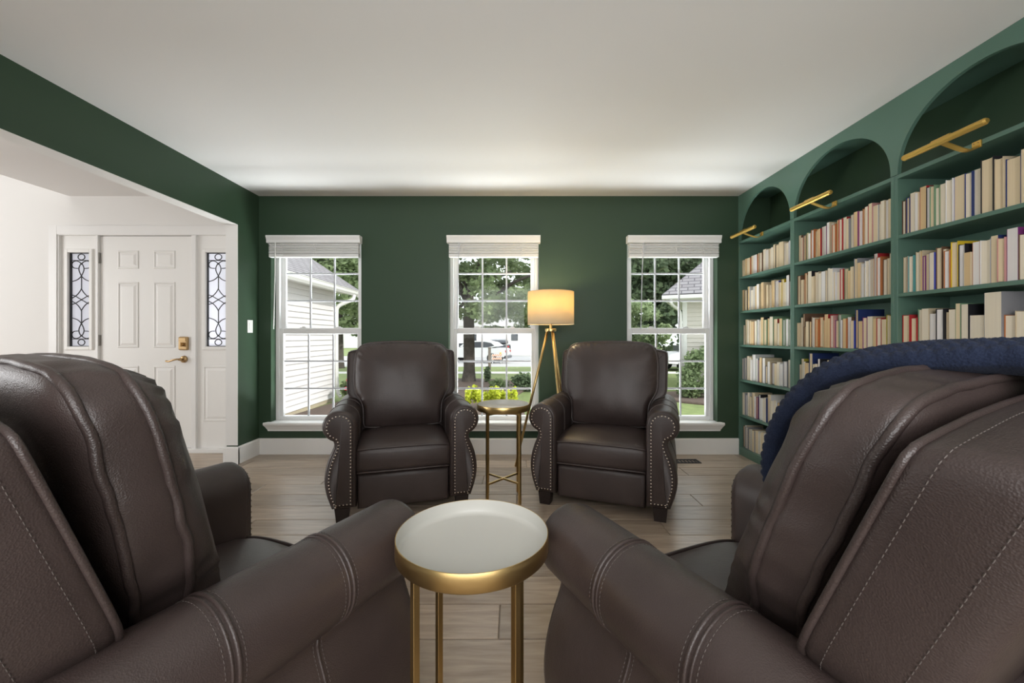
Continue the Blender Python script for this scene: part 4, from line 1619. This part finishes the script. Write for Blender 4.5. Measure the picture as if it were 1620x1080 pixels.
lathe(bm, [(0, 0), (0.09, 0.02), (0.1, 0.1), (0.06, 0.18), (0, 0.2)], 14, (0.4, 0, 1.03))
obj('warning_light', bm, plain('amber_lens', (0.9, 0.5, 0.05), 0.3), b)


def car(name, label, loc, rz, paint):
    c = empty(name, loc, rz)
    tag(c, label, 'car')
    Lh = 2.2
    body = [(-Lh, 0.35), (-Lh - 0.05, 0.6), (-Lh, 0.85), (-1.5, 0.98), (1.9, 1.0), (Lh, 0.92), (Lh + 0.05, 0.6), (Lh - 0.05, 0.35)]
    bm = bmesh.new()
    body = chaikin(body, 1)
    W = 0.88
    loft(bm, [[(x * 0.985, y, z * 0.97 + 0.02) if abs(y) > W - 0.01 else (x, y, z) for x, z in body] for y in (-W, -W + 0.06, W - 0.06, W)])
    obj('body', bm, paint, c, smooth=False)
    cab = chaikin([(-1.15, 0.95), (-0.45, 1.45), (1.2, 1.5), (1.95, 1.0)], 1, True)
    bm = bmesh.new()
    loft(bm, [[(x * 0.97, y, z) for x, z in cab] for y in (-0.74, -0.7, 0.7, 0.74)])
    cb = obj('cabin', bm, paint, c)
    gl = chaikin([(-0.85, 1.0), (-0.35, 1.38), (1.15, 1.42), (1.6, 1.05)], 1, True)
    bm = bmesh.new()
    for s in (-1, 1):
        loft(bm, [[(x, s * 0.735, z) for x, z in gl], [(x, s * 0.752, z) for x, z in gl]])
    box(bm, -1.06, -0.6, -0.6, 0.6, 1.02, 1.3)
    obj('side_glass', bm, 'carglass', cb)
    for x in (-1.35, 1.35):
        for s in (-1, 1):
            bm = bmesh.new()
            tube(bm, [(x, s * 0.72, 0.33), (x, s * 0.9, 0.33)], 0.33, 24)
            wh = obj('wheel', bm, 'tyre', c)
            bm = bmesh.new()
            tube(bm, [(x, s * 0.89, 0.33), (x, s * 0.91, 0.33)], 0.2, 16)
            obj('hubcap', bm, 'hinge', wh)
    obj('bumper', B((-Lh - 0.1, -Lh + 0.05, -0.8, 0.8, 0.3, 0.5), (Lh - 0.05, Lh + 0.1, -0.8, 0.8, 0.3, 0.5), bev=0.03), 'carglass', c)
    bm = B(*[(Lh - 0.02, Lh + 0.06, s * 0.6 - 0.12, s * 0.6 + 0.12, 0.7, 0.85) for s in (-1, 1)])
    obj('tail_light', bm, 'carred', c)
    return c


car('white_car', 'white car parked on the street behind the tree trunk', (-2.6, 27.5, GZ - 0.05), math.radians(-14), 'carpaint')
car('dark_car', 'dark car with red tail lights parked beyond the white car', (-1.6, 39.0, GZ), math.radians(-80), 'carglass')
car('silver_car', 'pale car seen past shrubs outside right window', (9.6, 21.0, GZ - 0.05), math.radians(10), 'carpaint')


def far_house(label, loc, w, dpt, hgt):
    t = empty('far_house', loc)
    tag(t, label, 'house')
    obj('wall', B((-w / 2, w / 2, 0, dpt, -0.2, hgt)), 'extrim', t)
    bm = bmesh.new()
    prism(bm, [(-w / 2 - 0.4, hgt), (w / 2 + 0.4, hgt), (0, hgt + w * 0.28)], 'y', -0.4, dpt + 0.4)
    obj('gable_roof', bm, plain('far_roof', (0.5, 0.49, 0.5), 0.9), t)
    for k in (-1, 1):
        wd = obj('window', B((k * w * 0.25 - 0.6, k * w * 0.25 + 0.6, -0.04, 0.0, 1.0, 2.2)), 'extrim', t)
        obj('pane', B((k * w * 0.25 - 0.5, k * w * 0.25 + 0.5, -0.06, -0.04, 1.1, 2.1)), 'carglass', wd)
    obj('garage_door', B((-1.4, 1.4, -0.05, 0, 0, 2.2)), 'vinyl', t)


far_house('white house across the street seen in the centre window', (-3.0, 58.0, GZ), 12, 9, 3.2)
far_house('white house across the street seen in the left window', (-24.0, 60.0, GZ), 12, 9, 3.2)
